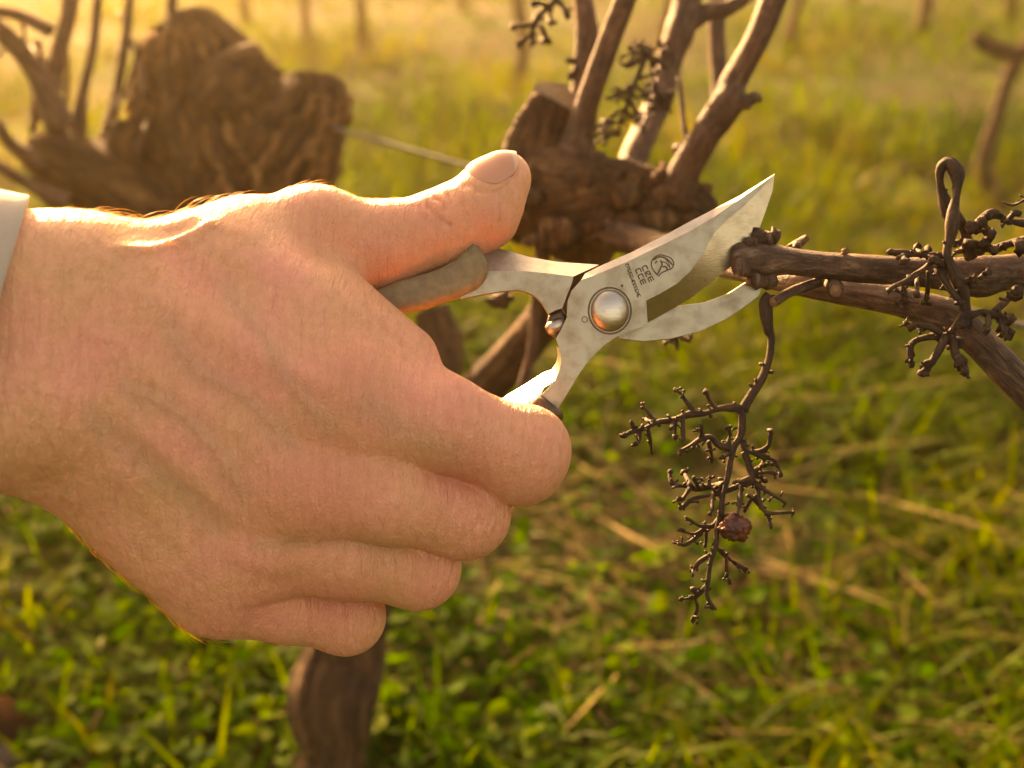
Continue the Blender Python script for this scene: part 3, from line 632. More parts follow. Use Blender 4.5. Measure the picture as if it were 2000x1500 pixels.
def ellip(p, c, r, axis=None):
    """c = (px,py,z); r = mm half axes in a frame whose x runs along axis (px direction)"""
    q = p - CC(*c)
    if axis is not None:
        x = np.array([axis[0], -axis[1], axis[2] if len(axis) > 2 else 0.0]); x /= np.linalg.norm(x)
        z = np.array([0, 0, 1.0]); y = np.cross(z, x); y /= np.linalg.norm(y); z = np.cross(x, y)
        q = np.stack([q @ x, q @ y, q @ z], 1)
    r = np.array(r, float)
    k0 = np.linalg.norm(q / r, axis=1); k1 = np.linalg.norm(q / (r * r), axis=1) + 1e-9
    return k0 * (k0 - 1) / k1

INDEX = [(664, 770, 27, 104), (850, 822, 26, 92), (1016, 888, 19, 87), (985, 886, -16, 72), (880, 800, -24, 62)]
MIDDLE = [(585, 945, 27, 98), (760, 970, 24, 88), (906, 1003, 14, 84), (905, 940, -20, 70), (800, 850, -26, 60)]
RING = [(505, 1060, 21, 92), (670, 1085, 17, 80), (816, 1108, 6, 77), (810, 1050, -22, 64), (720, 960, -28, 56)]
LITTLE = [(425, 1148, 12, 80), (555, 1178, 8, 72), (676, 1203, -1, 70), (660, 1150, -24, 56), (600, 1080, -29, 50)]
THUMB = [(300, 530, 26, 96), (480, 487, 12, 96), (610, 466, 2, 92), (740, 478, -3, 78), (868, 442, -5, 69)]
THUMB_TIP = [(868, 440, -5, 66), (938, 412, -4, 73), (970, 364, -5, 57), (990, 343, -5, 43)]
def hand_sdf(p):
    # back of the hand: four metacarpals and the wrist
    d = cone(p, (150, 590, 38, 135), INDEX[0][:3] + (100,))
    d = smin(d, cone(p, (140, 690, 42, 135), MIDDLE[0][:3] + (96,)), 13)
    d = smin(d, cone(p, (130, 770, 41, 130), RING[0][:3] + (94,)), 13)
    d = smin(d, cone(p, (120, 850, 36, 112), LITTLE[0][:3] + (84,)), 13)
    fore = smin(cone(p, (-420, 520, 74, 150), (170, 566, 40, 138)), cone(p, (-420, 800, 74, 150), (110, 806, 38, 136)), 22)
    d = smin(d, fore, 16)
    # ulnar head at the wrist, muscle below the little finger, ball of the thumb, palm
    d = smin(d, ellip(p, (60, 800, 58), (13, 12, 8)), 10)
    d = smin(d, ellip(p, (300, 1010, 22), (34, 13, 14), (1, 1)), 12)
    d = smin(d, ellip(p, (470, 640, 2), (33, 16, 15), (1, 0.0, -0.2)), 12)
    d = smin(d, ellip(p, (480, 880, 8), (30, 26, 16), (1, 0.6)), 12)
    # thumb
    t = chain(p, THUMB, 6)
    t = smin(t, chain(p, THUMB_TIP, 5), 5)
    t = smin(t, cone(p, (700, 505, -3, 66), (900, 448, -4, 58)), 5)
    t = smin(t, ellip(p, (618, 428, 4), (11, 8, 9)), 6)               # knuckle of the thumb
    d = smin(d, t, 9)
    # web muscle between thumb and index
    d = smin(d, ellip(p, (560, 590, 24), (32, 13, 13), (1, 0.62, -0.1)), 12)
    d = smin(d, cone(p, (660, 590, 16, 58), (790, 700, 17, 66)), 10)
    # skin between the knuckles
    d = smin(d, cone(p, (620, 855, 29, 62), (760, 890, 27, 40)), 9)
    d = smin(d, cone(p, (520, 1005, 26, 60), (600, 1032, 23, 44)), 8)
    d = smin(d, cone(p, (430, 1090, 18, 56), (505, 1118, 15, 40)), 8)
    # fingers
    fs = None
    for F in (INDEX, MIDDLE, RING, LITTLE):
        c = chain(p, F, 5)
        if F is INDEX: c = smin(c, cone(p, (1034, 872, 17, 70), (1016, 908, 15, 72)), 5)   # broad bent knuckle
        fs = c if fs is None else smin(fs, c, 0.7)
    d = smin(d, fs, 9)
    return d
def surface_nets(fun, lo, hi, h):
    ax = [np.arange(lo[i], hi[i] + h, h) for i in range(3)]
    n = [len(a) for a in ax]
    # coarse pass first, the fine samples only near the surface
    m = 4; cx = [np.arange(lo[i], hi[i] + h * (m + 1), h * m) for i in range(3)]
    g = np.stack([a.ravel() for a in np.meshgrid(*cx, indexing='ij')], 1)
    cv = fun(g).reshape([len(a) for a in cx]).astype(np.float32)
    vol = np.repeat(np.repeat(np.repeat(cv, m, 0), m, 1), m, 2)
    vol = np.roll(vol, (m // 2,) * 3, (0, 1, 2))[:n[0], :n[1], :n[2]].copy()
    near = np.argwhere(np.abs(vol) < h * m * 1.6)
    vol[tuple(near.T)] = fun(np.array(lo) + near * h)
    ins = vol < 0
    cs = np.zeros([k - 1 for k in n], np.int8)
    for o in np.ndindex(2, 2, 2):
        cs += ins[o[0]:n[0] - 1 + o[0], o[1]:n[1] - 1 + o[1], o[2]:n[2] - 1 + o[2]]
    cells = np.argwhere((cs > 0) & (cs < 8))
    idx = -np.ones(cs.shape, np.int64); idx[tuple(cells.T)] = np.arange(len(cells))
    acc = np.zeros((len(cells), 3)); cnt = np.zeros(len(cells))
    for a in range(3):
        for o in np.ndindex(2, 2):
            off = np.zeros(3, int); off[(a + 1) % 3] = o[0]; off[(a + 2) % 3] = o[1]
            c0 = cells + off; c1 = c0.copy(); c1[:, a] += 1
            v0 = vol[tuple(c0.T)]; v1 = vol[tuple(c1.T)]
            m = (v0 < 0) != (v1 < 0)
            t = np.where(m, v0 / np.where(m, v0 - v1, 1), 0)
            q = c0.astype(float); q[:, a] += t
            acc += np.where(m[:, None], q, 0); cnt += m
    V = np.array(lo) + acc / cnt[:, None] * h
    faces = []
    for a in range(3):
        b, c = (a + 1) % 3, (a + 2) % 3
        s0 = [slice(None)] * 3; s1 = [slice(None)] * 3; s0[a] = slice(0, -1); s1[a] = slice(1, None)
        A, B = ins[tuple(s0)], ins[tuple(s1)]
        e = np.argwhere(A != B)
        e = e[(e[:, b] > 0) & (e[:, c] > 0) & (e[:, b] < n[b] - 1) & (e[:, c] < n[c] - 1)]
        def g(db, dc):
            q = e.copy(); q[:, b] -= db; q[:, c] -= dc; return idx[tuple(q.T)]
        quad = np.stack([g(0, 0), g(1, 0), g(1, 1), g(0, 1)], 1)
        flip = ~A[tuple(e.T)]
        quad[flip] = quad[flip][:, ::-1]
        faces.append(quad)
    return V, np.concatenate(faces)
def grad(fun, p, e=0.05):
    g = np.empty_like(p); f0 = fun(p)
    for i in range(3):
        o = np.zeros(3); o[i] = e
        g[:, i] = (fun(p + o) - f0) / e
    return g
def project(fun, p, it=3):
    for _ in range(it):
        f = fun(p); g = grad(fun, p)
        p = p - (f / np.maximum((g * g).sum(1), 0.2))[:, None] * g
    return p
def to_px(p):
    d = D0 * 1000 - p[:, 2]
    return np.stack([1000 + p[:, 0] / d * FPX, 750 - p[:, 1] / d * FPX], 1)
def seg_dist(q, pts):
    """distance in px from 2-D points q to a smooth polyline, and the running fraction along it"""
    pts = np.array(catmull(pts, 6))[:, :2]
    best = np.full(len(q), 1e9); frac = np.zeros(len(q)); n = len(pts) - 1
    box = np.where(((q > pts.min(0) - 75) & (q < pts.max(0) + 75)).all(1))[0]; qq = q[box]; bb = best[box]; ff = frac[box]
    for i in range(n):
        a, b = pts[i], pts[i + 1]; ba = b - a
        h = np.clip(((qq - a) @ ba) / (ba @ ba + 1e-9), 0, 1)
        e = np.linalg.norm(qq - a - h[:, None] * ba, axis=1)
        m = e < bb; bb[m] = e[m]; ff[m] = (i + h[m]) / n
    best[box] = bb; frac[box] = ff
    return best, frac
# relief lines on the skin: (points, half width px, height mm; negative = crease, positive = tendon or vein)
RELIEF = [
    ([(833, 392), (845, 412), (868, 434), (884, 440)], 5, -0.9), ([(848, 384), (866, 396), (874, 412)], 4, -0.6),
    ([(818, 396), (826, 418), (838, 438)], 5, -0.35), ([(872, 376), (880, 388), (884, 398)], 4, -0.4), ([(806, 398), (812, 414), (816, 424)], 5, -0.25),
    ([(924, 368), (946, 376), (975, 372), (1004, 346), (1018, 318)], 4, -0.45),
    ([(900, 366), (918, 362), (936, 370), (958, 372)], 6, -0.35),
    ([(215, 486), (300, 486), (380, 452), (430, 432)], 11, 1.3),                       # long tendon of the thumb
    ([(230, 452), (320, 456), (400, 442)], 18, -0.9),
    ([(250, 560), (400, 640), (560, 720), (660, 760)], 24, 0.75), ([(240, 700), (400, 800), (560, 920)], 24, 0.8),
    ([(230, 800), (370, 930), (490, 1040)], 22, 0.7), ([(200, 880), (320, 1020), (410, 1130)], 20, 0.6),
    ([(180, 820), (260, 880), (340, 940), (400, 1000), (470, 1050), (560, 1070), (640, 1062)], 28, -0.6),
    ([(420, 1090), (480, 1130), (540, 1142), (600, 1138)], 20, -0.7),
    ([(500, 870), (620, 880), (720, 900), (830, 915)], 26, -0.5),
    ([(330, 640), (380, 720), (470, 770), (560, 860)], 9, 0.5), ([(250, 760), (340, 800), (420, 880), (470, 960)], 9, 0.5),
    ([(440, 560), (520, 660), (560, 740), (640, 830)], 9, 0.42), ([(160, 640), (260, 690), (330, 780)], 9, 0.42),
    ([(690, 560), (760, 640), (850, 712)], 6, 0.3), ([(705, 600), (780, 672), (860, 728)], 4, -0.25), ([(690, 620), (750, 676), (830, 730)], 4, -0.2),
    ([(975, 985), (958, 1010), (950, 1040), (930, 1062)], 4, -0.18), ([(940, 1000), (928, 1030), (900, 1060)], 4, -0.18),
    ([(1085, 850), (1072, 890), (1070, 930)], 5, -0.12), ([(1060, 840), (1050, 890), (1040, 940)], 5, -0.12),
    ([(868, 1110), (858, 1140), (840, 1164)], 4, -0.15), ([(720, 1200), (706, 1230), (690, 1250)], 4, -0.15),
]
def _crease(cx, cy, dx, dy, n, gap, ln, h):
    """short wrinkles across a bent knuckle; (dx, dy) = direction of the finger"""
    for k in range(n):
        t = (k - (n - 1) / 2) * gap; x, y = cx + dx * t, cy + dy * t; l = ln * rnd.uniform(0.6, 1.1); j = rnd.uniform(-8, 8)
        RELIEF.append(([(x + dy * l + j, y - dx * l), (x + dx * 5 + j * 0.5, y + dy * 5), (x - dy * l, y + dx * l + j * 0.5)], rnd.uniform(3, 4.5), -h * rnd.uniform(0.5, 1.1)))
_crease(1046, 895, 0.94, 0.35, 6, 13, 34, 0.24); _crease(935, 1005, 0.98, 0.2, 7, 12, 32, 0.30); _crease(850, 1112, 0.98, 0.18, 6, 11, 28, 0.28); _crease(700, 1212, 0.97, 0.2, 6, 10, 26, 0.28)
_crease(690, 760, 0.9, 0.4, 5, 22, 40, 0.16); _crease(600, 945, 0.97, 0.2, 5, 22, 40, 0.16)
for _i in range(46):                                                                   # fine creases where the wrist bends
    _x = rnd.uniform(20, 330); _y = rnd.uniform(480, 900)
    _l = rnd.uniform(60, 170); _dx = rnd.uniform(-35, -8) + (_y - 650) * -0.05
    RELIEF.append(([(_x, _y), (_x + _dx * 0.4 + rnd.uniform(-6, 6), _y + _l * 0.5), (_x + _dx, _y + _l)], rnd.uniform(3, 5), -rnd.uniform(0.06, 0.2)))
BLUSH = [(700, 735, 120, 0.57), (616, 950, 150, 0.61), (800, 430, 130, 0.47), (760, 520, 80, 0.61), (920, 930, 80, 0.68),
         (1040, 900, 100, 0.43), (660, 1180, 80, 0.68), (540, 1130, 120, 0.34), (920, 1020, 90, 0.34), (420, 700, 170, 0.27), (850, 800, 140, 0.27), (640, 430, 80, 0.34), (840, 1130, 70, 0.41), (960, 440, 90, 0.41)]
VEINS = [([(330, 640), (380, 720), (470, 770), (560, 860)], 22), ([(250, 760), (340, 800), (420, 880), (470, 960)], 22), ([(440, 560), (520, 660), (560, 740), (640, 830)], 20),
         ([(720, 790), (800, 850), (880, 890)], 30), ([(500, 1066), (620, 1062), (760, 1068)], 12), ([(180, 820), (300, 915), (420, 1020)], 28)]
def make_hand(parent, mat):
    lo = CC(-420, 1330, -42); lo[1] -= 5; hi = CC(1150, 250, -42); hi[2] = 112
    lo[0] = CC(-260, 700, 60)[0]; lo[2] = -48
    V, Fq = surface_nets(hand_sdf, lo, hi, 1.6)
    me = bpy.data.meshes.new('hand'); me.from_pydata(V.tolist(), [], Fq.tolist()); me.update()
    o = bpy.data.objects.new('tmp', me); COL.objects.link(o)
    md = o.modifiers.new('s', 'SUBSURF'); md.levels = 1; md.render_levels = 1
    dg = bpy.context.evaluated_depsgraph_get(); ev = o.evaluated_get(dg)
    m2 = bpy.data.meshes.new_from_object(ev); bpy.data.objects.remove(o)
    # finer mesh where the thumb creases
    bm = bmesh.new(); bm.from_mesh(m2)
    def inp(v):
        d = D0 * 1000 - v.co.z; x, y = 1000 + v.co.x / d * FPX, 750 - v.co.y / d * FPX
        return v.co.z > -14 and ((780 < x < 1010 and 280 < y < 470) or (640 < x < 880 and 540 < y < 740) or (840 < x < 1120 and 800 < y < 1100 and v.co.z > 0))
    sel = {v for v in bm.verts if inp(v)}
    bmesh.ops.subdivide_edges(bm, edges=[e for e in bm.edges if e.verts[0] in sel and e.verts[1] in sel], cuts=1, use_grid_fill=True)
    bm.to_mesh(m2); bm.free(); m2.update()
    n = len(m2.vertices); co = np.empty(n * 3); m2.vertices.foreach_get('co', co); p = co.reshape(-1, 3)
    p = project(hand_sdf, p, 2)
    nrm = grad(hand_sdf, p); nrm /= np.linalg.norm(nrm, axis=1)[:, None] + 1e-9
    q = to_px(p)
    view = -(p - np.array([0, 0, D0 * 1000])); view /= np.linalg.norm(view, axis=1)[:, None]
    front = np.clip((nrm * view).sum(1) * 4 + 0.6, 0, 1)
    disp = np.zeros(n)
    for pts, w, h in RELIEF:
        e, fr = seg_dist(q, pts)
        disp += h * np.exp(-(e / w) ** 2) * np.minimum(1, np.minimum(fr, 1 - fr) * 6 + 0.25) * front
    rs = np.random.RandomState(3)
    for _ in range(60):                                                                # soft unevenness of flesh
        c = np.array([rs.uniform(-150, 10), rs.uniform(-80, 60), rs.uniform(-20, 60)]); s = rs.uniform(5, 14)
        disp += rs.uniform(-0.22, 0.22) * np.exp(-((p - c) ** 2).sum(1) / s ** 2)
    p = p + nrm * disp[:, None]
    blush = np.zeros(n)
    for x, y, r, a in BLUSH:
        blush = np.maximum(blush, a * np.exp(-((q - (x, y)) ** 2).sum(1) / (r * r)))
    vein = np.zeros(n)
    for pts, w in VEINS:
        e, fr = seg_dist(q, pts); vein = np.maximum(vein, 0.28 * np.exp(-(e / w) ** 2))
    cs = np.stack([p[:, 0], p[:, 1], D0 * 1000 - p[:, 2]], 1) / 1000
    m2.vertices.foreach_set('co', cam2w(cs).ravel()); m2.update()
    for nm, a in (('blush', blush), ('vein', vein)):
        at = m2.attributes.new(nm, 'FLOAT', 'POINT'); at.data.foreach_set('value', a.astype(np.float32))
    m2.name = 'hand'
    return link_mesh('hand', m2, mat, parent), p, nrm, q
person = empty('person', PZ(0, 700, 40), 'bare hand and wrist in a pale cuff squeezing the pruning shears', 'person')
SKIN = skin_material()
hand, HP, HN, HQ = make_hand(person, SKIN)
# ---- thumb nail
NAIL, N_, L_, b_n = new_mat('nail')
b_n.inputs['Base Color'].default_value = (0.56, 0.235, 0.15, 1); b_n.inputs['Roughness'].default_value = 0.16
b_n.inputs['Subsurface Weight'].default_value = 0.4; b_n.inputs['Subsurface Radius'].default_value = (1, 0.4, 0.25); b_n.inputs['Subsurface Scale'].default_value = 0.002
nw = noise(N_, L_, mapping(N_, L_, objco(N_), (600, 600, 600)), 1.0, 3); L_.new(bump(N_, L_, nw.outputs[0], 0.15, 0.0002), b_n.inputs['Normal'])
ra_ = N_.new('ShaderNodeAttribute'); ra_.attribute_name = 'rim'
L_.new(mixc(N_, L_, (0.56, 0.235, 0.15), (0.66, 0.38, 0.26), ra_.outputs['Fac']), b_n.inputs['Base Color'])
def make_nail(parent):
    A, B = CC(922, 362, 0), CC(1013, 300, 0); ax = (B - A) / np.linalg.norm(B - A)
    n0 = np.array([-0.48, 0.72, 0.38]); n0 -= ax * (n0 @ ax); n0 /= np.linalg.norm(n0); s0 = np.cross(ax, n0)
    nu, nv = 20, 19; pts = []; lift = []
    for i in range(nu):
        for j in range(nv):
            u, v = i / (nu - 1), j / (nv - 1) * 2 - 1
            wv = 1 - 0.22 * max(0, (u - 0.75) / 0.25) ** 2 - 0.10 * max(0, (0.25 - u) / 0.25) ** 2
            uu = u * 1.02 + 0.26 * v ** 4 * max(0, 1 - u / 0.4) + 0.08 * v * v * max(0, 1 - u / 0.4) - 0.16 * v ** 4 * max(0, (u - 0.6) / 0.4)
            phi = v * wv * math.radians(54)
            c = A + (B - A) * uu - n0 * 7.6
            pts.append(c + (n0 * math.cos(phi) + s0 * math.sin(phi)) * 8.2)
            edge = min(1, min(u * 1.2, (1 - abs(v)) * 0.9 + 0.02) * 7)
            lift.append(-0.35 + 0.72 * edge + 0.35 * max(0, u - 0.8) / 0.2)
    pts = np.array(pts); q = project(hand_sdf, pts, 4); g = grad(hand_sdf, q); g /= np.linalg.norm(g, axis=1)[:, None]
    q = q + g * np.array(lift)[:, None]
    cs = np.stack([q[:, 0], q[:, 1], D0 * 1000 - q[:, 2]], 1) / 1000
    mb = MB().poly([Vector(v) for v in cam2w(cs)], [(i * nv + j, i * nv + j + 1, (i + 1) * nv + j + 1, (i + 1) * nv + j) for i in range(nu - 1) for j in range(nv - 1)])
    o = mb.build('thumb_nail', NAIL, parent)
    at = o.data.attributes.new('rim', 'FLOAT', 'POINT'); at.data.foreach_set('value', [min(1.0, max(0.0, (i / (nu - 1) - 0.84) / 0.06)) for i in range(nu) for j in range(nv)])
    md = o.modifiers.new('thickness', 'SOLIDIFY'); md.thickness = 0.0004; md.offset = -1
    return o
make_nail(hand)
# ---- sleeve cuff round the forearm
def make_sleeve(parent):
    m, N, L, b = new_mat('sleeve_cloth'); co = objco(N)
    n1 = noise(N, L, co, 60, 4); c = ramp(N, L, n1.outputs[0], [(0.3, (0.33, 0.265, 0.21)), (0.7, (0.40, 0.325, 0.26))])
    L.new(c.outputs[0], b.inputs['Base Color']); b.inputs['Roughness'].default_value = 0.9
    b.inputs['Sheen Weight'].default_value = 0.4; b.inputs['Subsurface Weight'].default_value = 0.15; b.inputs['Subsurface Scale'].default_value = 0.002
    wv = N.new('ShaderNodeTexWave'); wv.inputs['Scale'].default_value = 700; wv.inputs['Distortion'].default_value = 1.5; L.new(co, wv.inputs['Vector'])
    L.new(bump(N, L, noise(N, L, co, 1600, 2).outputs[0], 0.5, 0.0004, bump(N, L, wv.outputs[0], 0.3, 0.0003)), b.inputs['Normal'])
    c0 = CC(-14, 672, 50); ax = np.array([0.93, -0.20, -0.30]); ax /= np.linalg.norm(ax)
    maj = np.array([0.2, 0.98, 0.0]); maj -= ax * (maj @ ax); maj /= np.linalg.norm(maj); mn = np.cross(ax, maj)
    if mn[2] < 0: mn = -mn
    rows = [(-1.5, -1.6), (0.0, -1.3), (0.6, -0.5), (0.5, 0.3), (0.0, 0.6), (-2, 0.5), (-9, 0.5), (-10, 0.2), (-11, 0.6), (-20, 1.2), (-32, 2.0), (-45, 2.6), (-60, 3.4), (-80, 4.5)]
    seg = 96; vs = []; r = np.random.RandomState(5)
    for t, off in rows:
        for k in range(seg):
            a = 2 * math.pi * k / seg
            f = 0.5 * math.sin(a * 3 + t * 0.10 + 1) + 0.4 * math.sin(a * 7 - t * 0.2) * min(1, -t / 15 if t < 0 else 0)
            ra, rb = 38.5 + off + f, 25.0 + off + f
            q = c0 + ax * (t + 0.8 * math.sin(a * 2 + 1)) + maj * ra * math.cos(a) + mn * rb * math.sin(a)
            vs.append(Vector(cam2w((q[0] / 1000, q[1] / 1000, D0 - q[2] / 1000))))
    fs = [(i * seg + k, i * seg + (k + 1) % seg, (i + 1) * seg + (k + 1) % seg, (i + 1) * seg + k) for i in range(len(rows) - 1) for k in range(seg)]
    return MB().poly(vs, fs).build('sleeve', m, parent)
make_sleeve(person)
# ---- hairs on the wrist and the back of the hand
def make_hair(parent):
    m, N, L, b = new_mat('body_hair'); b.inputs['Base Color'].default_value = (0.55, 0.34, 0.16, 1); b.inputs['Roughness'].default_value = 0.35
    tr = N.new('ShaderNodeBsdfTranslucent'); tr.inputs['Color'].default_value = (0.90, 0.62, 0.30, 1); mx = N.new('ShaderNodeMixShader'); mx.inputs[0].default_value = 0.75
    L.new(b.outputs[0], mx.inputs[1]); L.new(tr.outputs[0], mx.inputs[2]); L.new(mx.outputs[0], N['Material Output'].inputs['Surface'])
    r = np.random.RandomState(17); mb = MB()
    view = -(HP - np.array([0, 0, D0 * 1000])); view /= np.linalg.norm(view, axis=1)[:, None]; fr = (HN * view).sum(1)
    def grow(mask, n, lo, hi, dirx, lift, rad):
        ids = np.where(mask)[0]
        if not len(ids): return
        for i in r.choice(ids, n):
            p, nn = HP[i], HN[i]
            t = np.array([dirx[0] + r.uniform(-.5, .5), dirx[1] + r.uniform(-.5, .5), r.uniform(-.4, .4)]); t -= nn * (t @ nn); t /= np.linalg.norm(t) + 1e-9
            l = r.uniform(lo, hi); lf = lift * r.uniform(0.4, 1.3); side = np.cross(t, nn) * r.uniform(-.45, .45)
            pts = []
            for s in np.linspace(0, 1, 6):
                q = p + t * l * s + nn * (l * lf * s * (1 - 0.75 * s) - 0.1) + side * l * s * s
                pts.append(Vector(cam2w((q[0] / 1000, q[1] / 1000, D0 - q[2] / 1000))))
            mb.tube(pts, [rad, rad, rad * .9, rad * .75, rad * .5, rad * .2], 3, cap=False)
    x, y = HQ[:, 0], HQ[:, 1]
    grow((x > 60) & (x < 620) & (fr > -0.2) & (fr < 0.35) & (y < 440), 130, 3, 7, (1, 0.15), 0.35, 0.00004)
    grow((x > 150) & (x < 420) & (fr > -0.2) & (fr < 0.2) & (y < 450), 18, 6, 12, (0.9, 0.5), 0.7, 0.00004)
    grow((x > 130) & (x < 470) & (y > 420) & (y < 540) & (fr > 0.2), 50, 4, 9, (1, 0.1), 0.6, 0.00004)
    grow((x > -20) & (x < 150) & (y > 660) & (y < 960) & (fr > -0.1), 230, 2, 5, (0.7, -0.8), 0.2, 0.00003)
    grow((x > 100) & (x < 420) & (y > 800) & (fr > -0.1) & (fr < 0.6), 160, 2, 5, (0.7, -0.8), 0.2, 0.00003)
    grow((x > 120) & (x < 420) & (y > 950) & (fr > -0.3) & (fr < 0.3), 160, 3, 8, (0.6, -0.9), 0.45, 0.00004)
    grow((x > 830) & (x < 980) & (y > 980) & (y < 1090) & (fr > 0.1), 60, 2, 4, (0.5, -0.8), 0.35, 0.00004)
    grow((x > 640) & (x < 780) & (fr > -0.1) & (fr < 0.3) & (y < 450), 70, 1, 2.5, (1, 0.2), 0.5, 0.00004)
    return tag(mb.build('arm_hair', m, parent), kind='stuff')
make_hair(hand)

# ================================================================== pruning shears
def steel(name, col, rough, aniso=0.0, stain=0.5, stain_col=(0.20, 0.13, 0.07)):
    m, N, L, b = new_mat(name); co = objco(N)
    b.inputs['Metallic'].default_value = 1.0
    n = noise(N, L, co, 160, 5, 0.65); n2 = noise(N, L, co, 2600, 2, 0.5)
    st = ramp(N, L, n.outputs[0], [(0.45, (0, 0, 0)), (0.75, (stain, stain, stain))])
    c = mixc(N, L, col, stain_col, st.outputs[0])
    sp = ramp(N, L, n2.outputs[0], [(0.70, (0, 0, 0)), (0.76, (0.8, 0.8, 0.8))])
    c = mixc(N, L, c, stain_col, sp.outputs[0])
    L.new(c, b.inputs['Base Color'])
    r = ramp(N, L, n.outputs[0], [(0.3, (rough * 0.85,) * 3), (0.75, (min(1, rough * 1.35),) * 3)])
    L.new(r.outputs[0], b.inputs['Roughness'])
    br = noise(N, L, mapping(N, L, co, (300, 2500, 2500), (0, 0.45, 0)), 1.0, 3, 0.6)
    L.new(bump(N, L, br.outputs[0], 0.45, 0.00012), b.inputs['Normal'])
    return m
STEEL = steel('brushed_steel', (0.38, 0.335, 0.25), 0.5, stain=0.45)
STEEL_B = steel('polished_bevel', (0.42, 0.35, 0.25), 0.3, stain=0.5)
STEEL_SP = steel('ground_spine', (0.54, 0.48, 0.41), 0.45, stain=0.3)
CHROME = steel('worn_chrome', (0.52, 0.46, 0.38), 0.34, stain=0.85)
GRIPM = simple_mat('grip_coating', (0.185, 0.125, 0.062), 0.6, 0, 400, 0.25, 0.0002, 900)
RUBBER = simple_mat('brown_rubber', (0.075, 0.04, 0.02), 0.4, 0, 300, 0.3)
PRINT = simple_mat('etched_print', (0.085, 0.05, 0.028), 0.7, 0, 1500, 0.4)

def xy_at(px, py, z):                          # metric camera-space mm for a traced point on the plane z
    d = D0 * 1000 - z; return ((px - 1000) / FPX * d, (750 - py) / FPX * d)
def mm2w(x, y, z): return Vector(cam2w((x / 1000, y / 1000, (D0 * 1000 - z) / 1000)))
def plate(name, outline, z0, z1, mat, parent, bev=0.0, seg=2, smoothpts=0, smooth=False):
    """a flat piece traced on its front plane z1, z0..z1 thick (mm), edges rounded by bev mm"""
    pts = outline
    if smoothpts:
        c = list(outline) + [outline[0]]
        pts = [tuple(q) for q in catmull([outline[-1]] + c + [outline[1]], smoothpts)]
        pts = pts[smoothpts:-smoothpts - 1]
    xy = [xy_at(x, y, z1) for x, y in pts]
    bm = bmesh.new()
    f = bm.faces.new([bm.verts.new((x, y, z1)) for x, y in xy])
    if f.normal.z < 0: f.normal_flip()
    ex = bmesh.ops.extrude_face_region(bm, geom=[f])
    for v in ex['geom']:
        if isinstance(v, bmesh.types.BMVert): v.co.z = z0
    bm.normal_update()
    if bev:
        ed = [e for e in bm.edges if abs(e.verts[0].co.z - e.verts[1].co.z) < 1e-6]
        bmesh.ops.bevel(bm, geom=ed, offset=bev, segments=seg, affect='EDGES', profile=0.5)
    bmesh.ops.triangulate(bm, faces=[f for f in bm.faces if len(f.verts) > 4])
    bmesh.ops.recalc_face_normals(bm, faces=bm.faces)
    for v in bm.verts: v.co = mm2w(*v.co)
    me = bpy.data.meshes.new(name); bm.to_mesh(me); bm.free()
    o = link_mesh(name, me, mat, parent, smooth=smooth)
    if smooth: me.set_sharp_from_angle(angle=R(45))
    return o
def strip(mb, A, za, B, zb):
    """quad strip between two traced lines on planes za and zb"""
    n = len(A); f = lambda p, z: mm2w(*xy_at(p[0], p[1], z), z)
    za = za if isinstance(za, (list, tuple)) else [za] * n; zb = zb if isinstance(zb, (list, tuple)) else [zb] * n
    mb.poly([f(p, z) for p, z in zip(A, za)] + [f(p, z) for p, z in zip(B, zb)], [(i, i + 1, n + i + 1, n + i) for i in range(n - 1)])

shears = empty('pruning_shears', PZ(1080, 790, 0), 'worn steel pruning shears with grey-brown grips, open blade biting a vine cane', 'pruning shears')
E = [(1265, 630), (1300, 611), (1347, 584), (1393, 549), (1427, 521), (1452, 496), (1468, 476), (1483, 447), (1497, 408), (1509, 372), (1513, 340)]
I = [(1262, 587), (1290, 573), (1322, 554), (1348, 530), (1367, 505), (1381, 480), (1395, 455), (1420, 430), (1450, 405), (1482, 374), (1513, 340)]
S_i = [(1135, 547), (1163, 537), (1227, 510), (1300, 475), (1350, 450), (1393, 425), (1437, 394), (1480, 364), (1513, 340)]
S_o = [(1143, 534), (1180, 516), (1237, 491), (1303, 457), (1347, 433), (1397, 407), (1450, 379), (1484, 358), (1513, 340)]
low_r = [(1260, 637), (1232, 646), (1203, 658), (1181, 673), (1163, 691), (1148, 706), (1137, 722), (1126, 738), (1117, 754), (1093, 793), (1050, 858), (1000, 915)]
low_l = [(960, 880), (1000, 815), (1023, 791), (1050, 776), (1070, 760), (1084, 742), (1093, 722), (1096, 705), (1093, 680), (1086, 661), (1098, 640), (1107, 620), (1108, 600), (1109, 587), (1117, 567)]
blade = plate('blade', S_i + I[::-1] + [(1265, 630)] + low_r + low_l, -1.6, 2.2, STEEL, shears, 0)
b = MB()
strip(b, I, 2.2, E, [-1.2, -1.2, -1.1, -0.7, -0.3, 0.0, 0.3, 0.7, 1.2, 1.6, 2.0]); strip(b, E, [-1.2, -1.2, -1.1, -0.7, -0.3, 0.0, 0.3, 0.7, 1.2, 1.6, 2.0], [(x - 1, y - 1) for x, y in E], [-1.6] * 11)
bev = b.build('cutting_bevel', STEEL_B, blade)
b = MB(); strip(b, S_o, 0.6, S_i, 2.2); strip(b, [(x, y) for x, y in S_o], -1.4, S_o, 0.6)
b.build('blade_spine', STEEL_SP, blade, smooth=False)
# counter blade (behind the blade, part of the other handle)
plate('counter_blade', [(1180, 590), (1190, 640), (1212, 662), (1257, 667), (1310, 662), (1367, 648), (1417, 625), (1457, 598), (1484, 578), (1489, 556), (1468, 544), (1423, 573), (1377, 590), (1347, 594), (1300, 600), (1230, 560)],
      -6.2, -1.9, STEEL, shears, 0.15, 1)
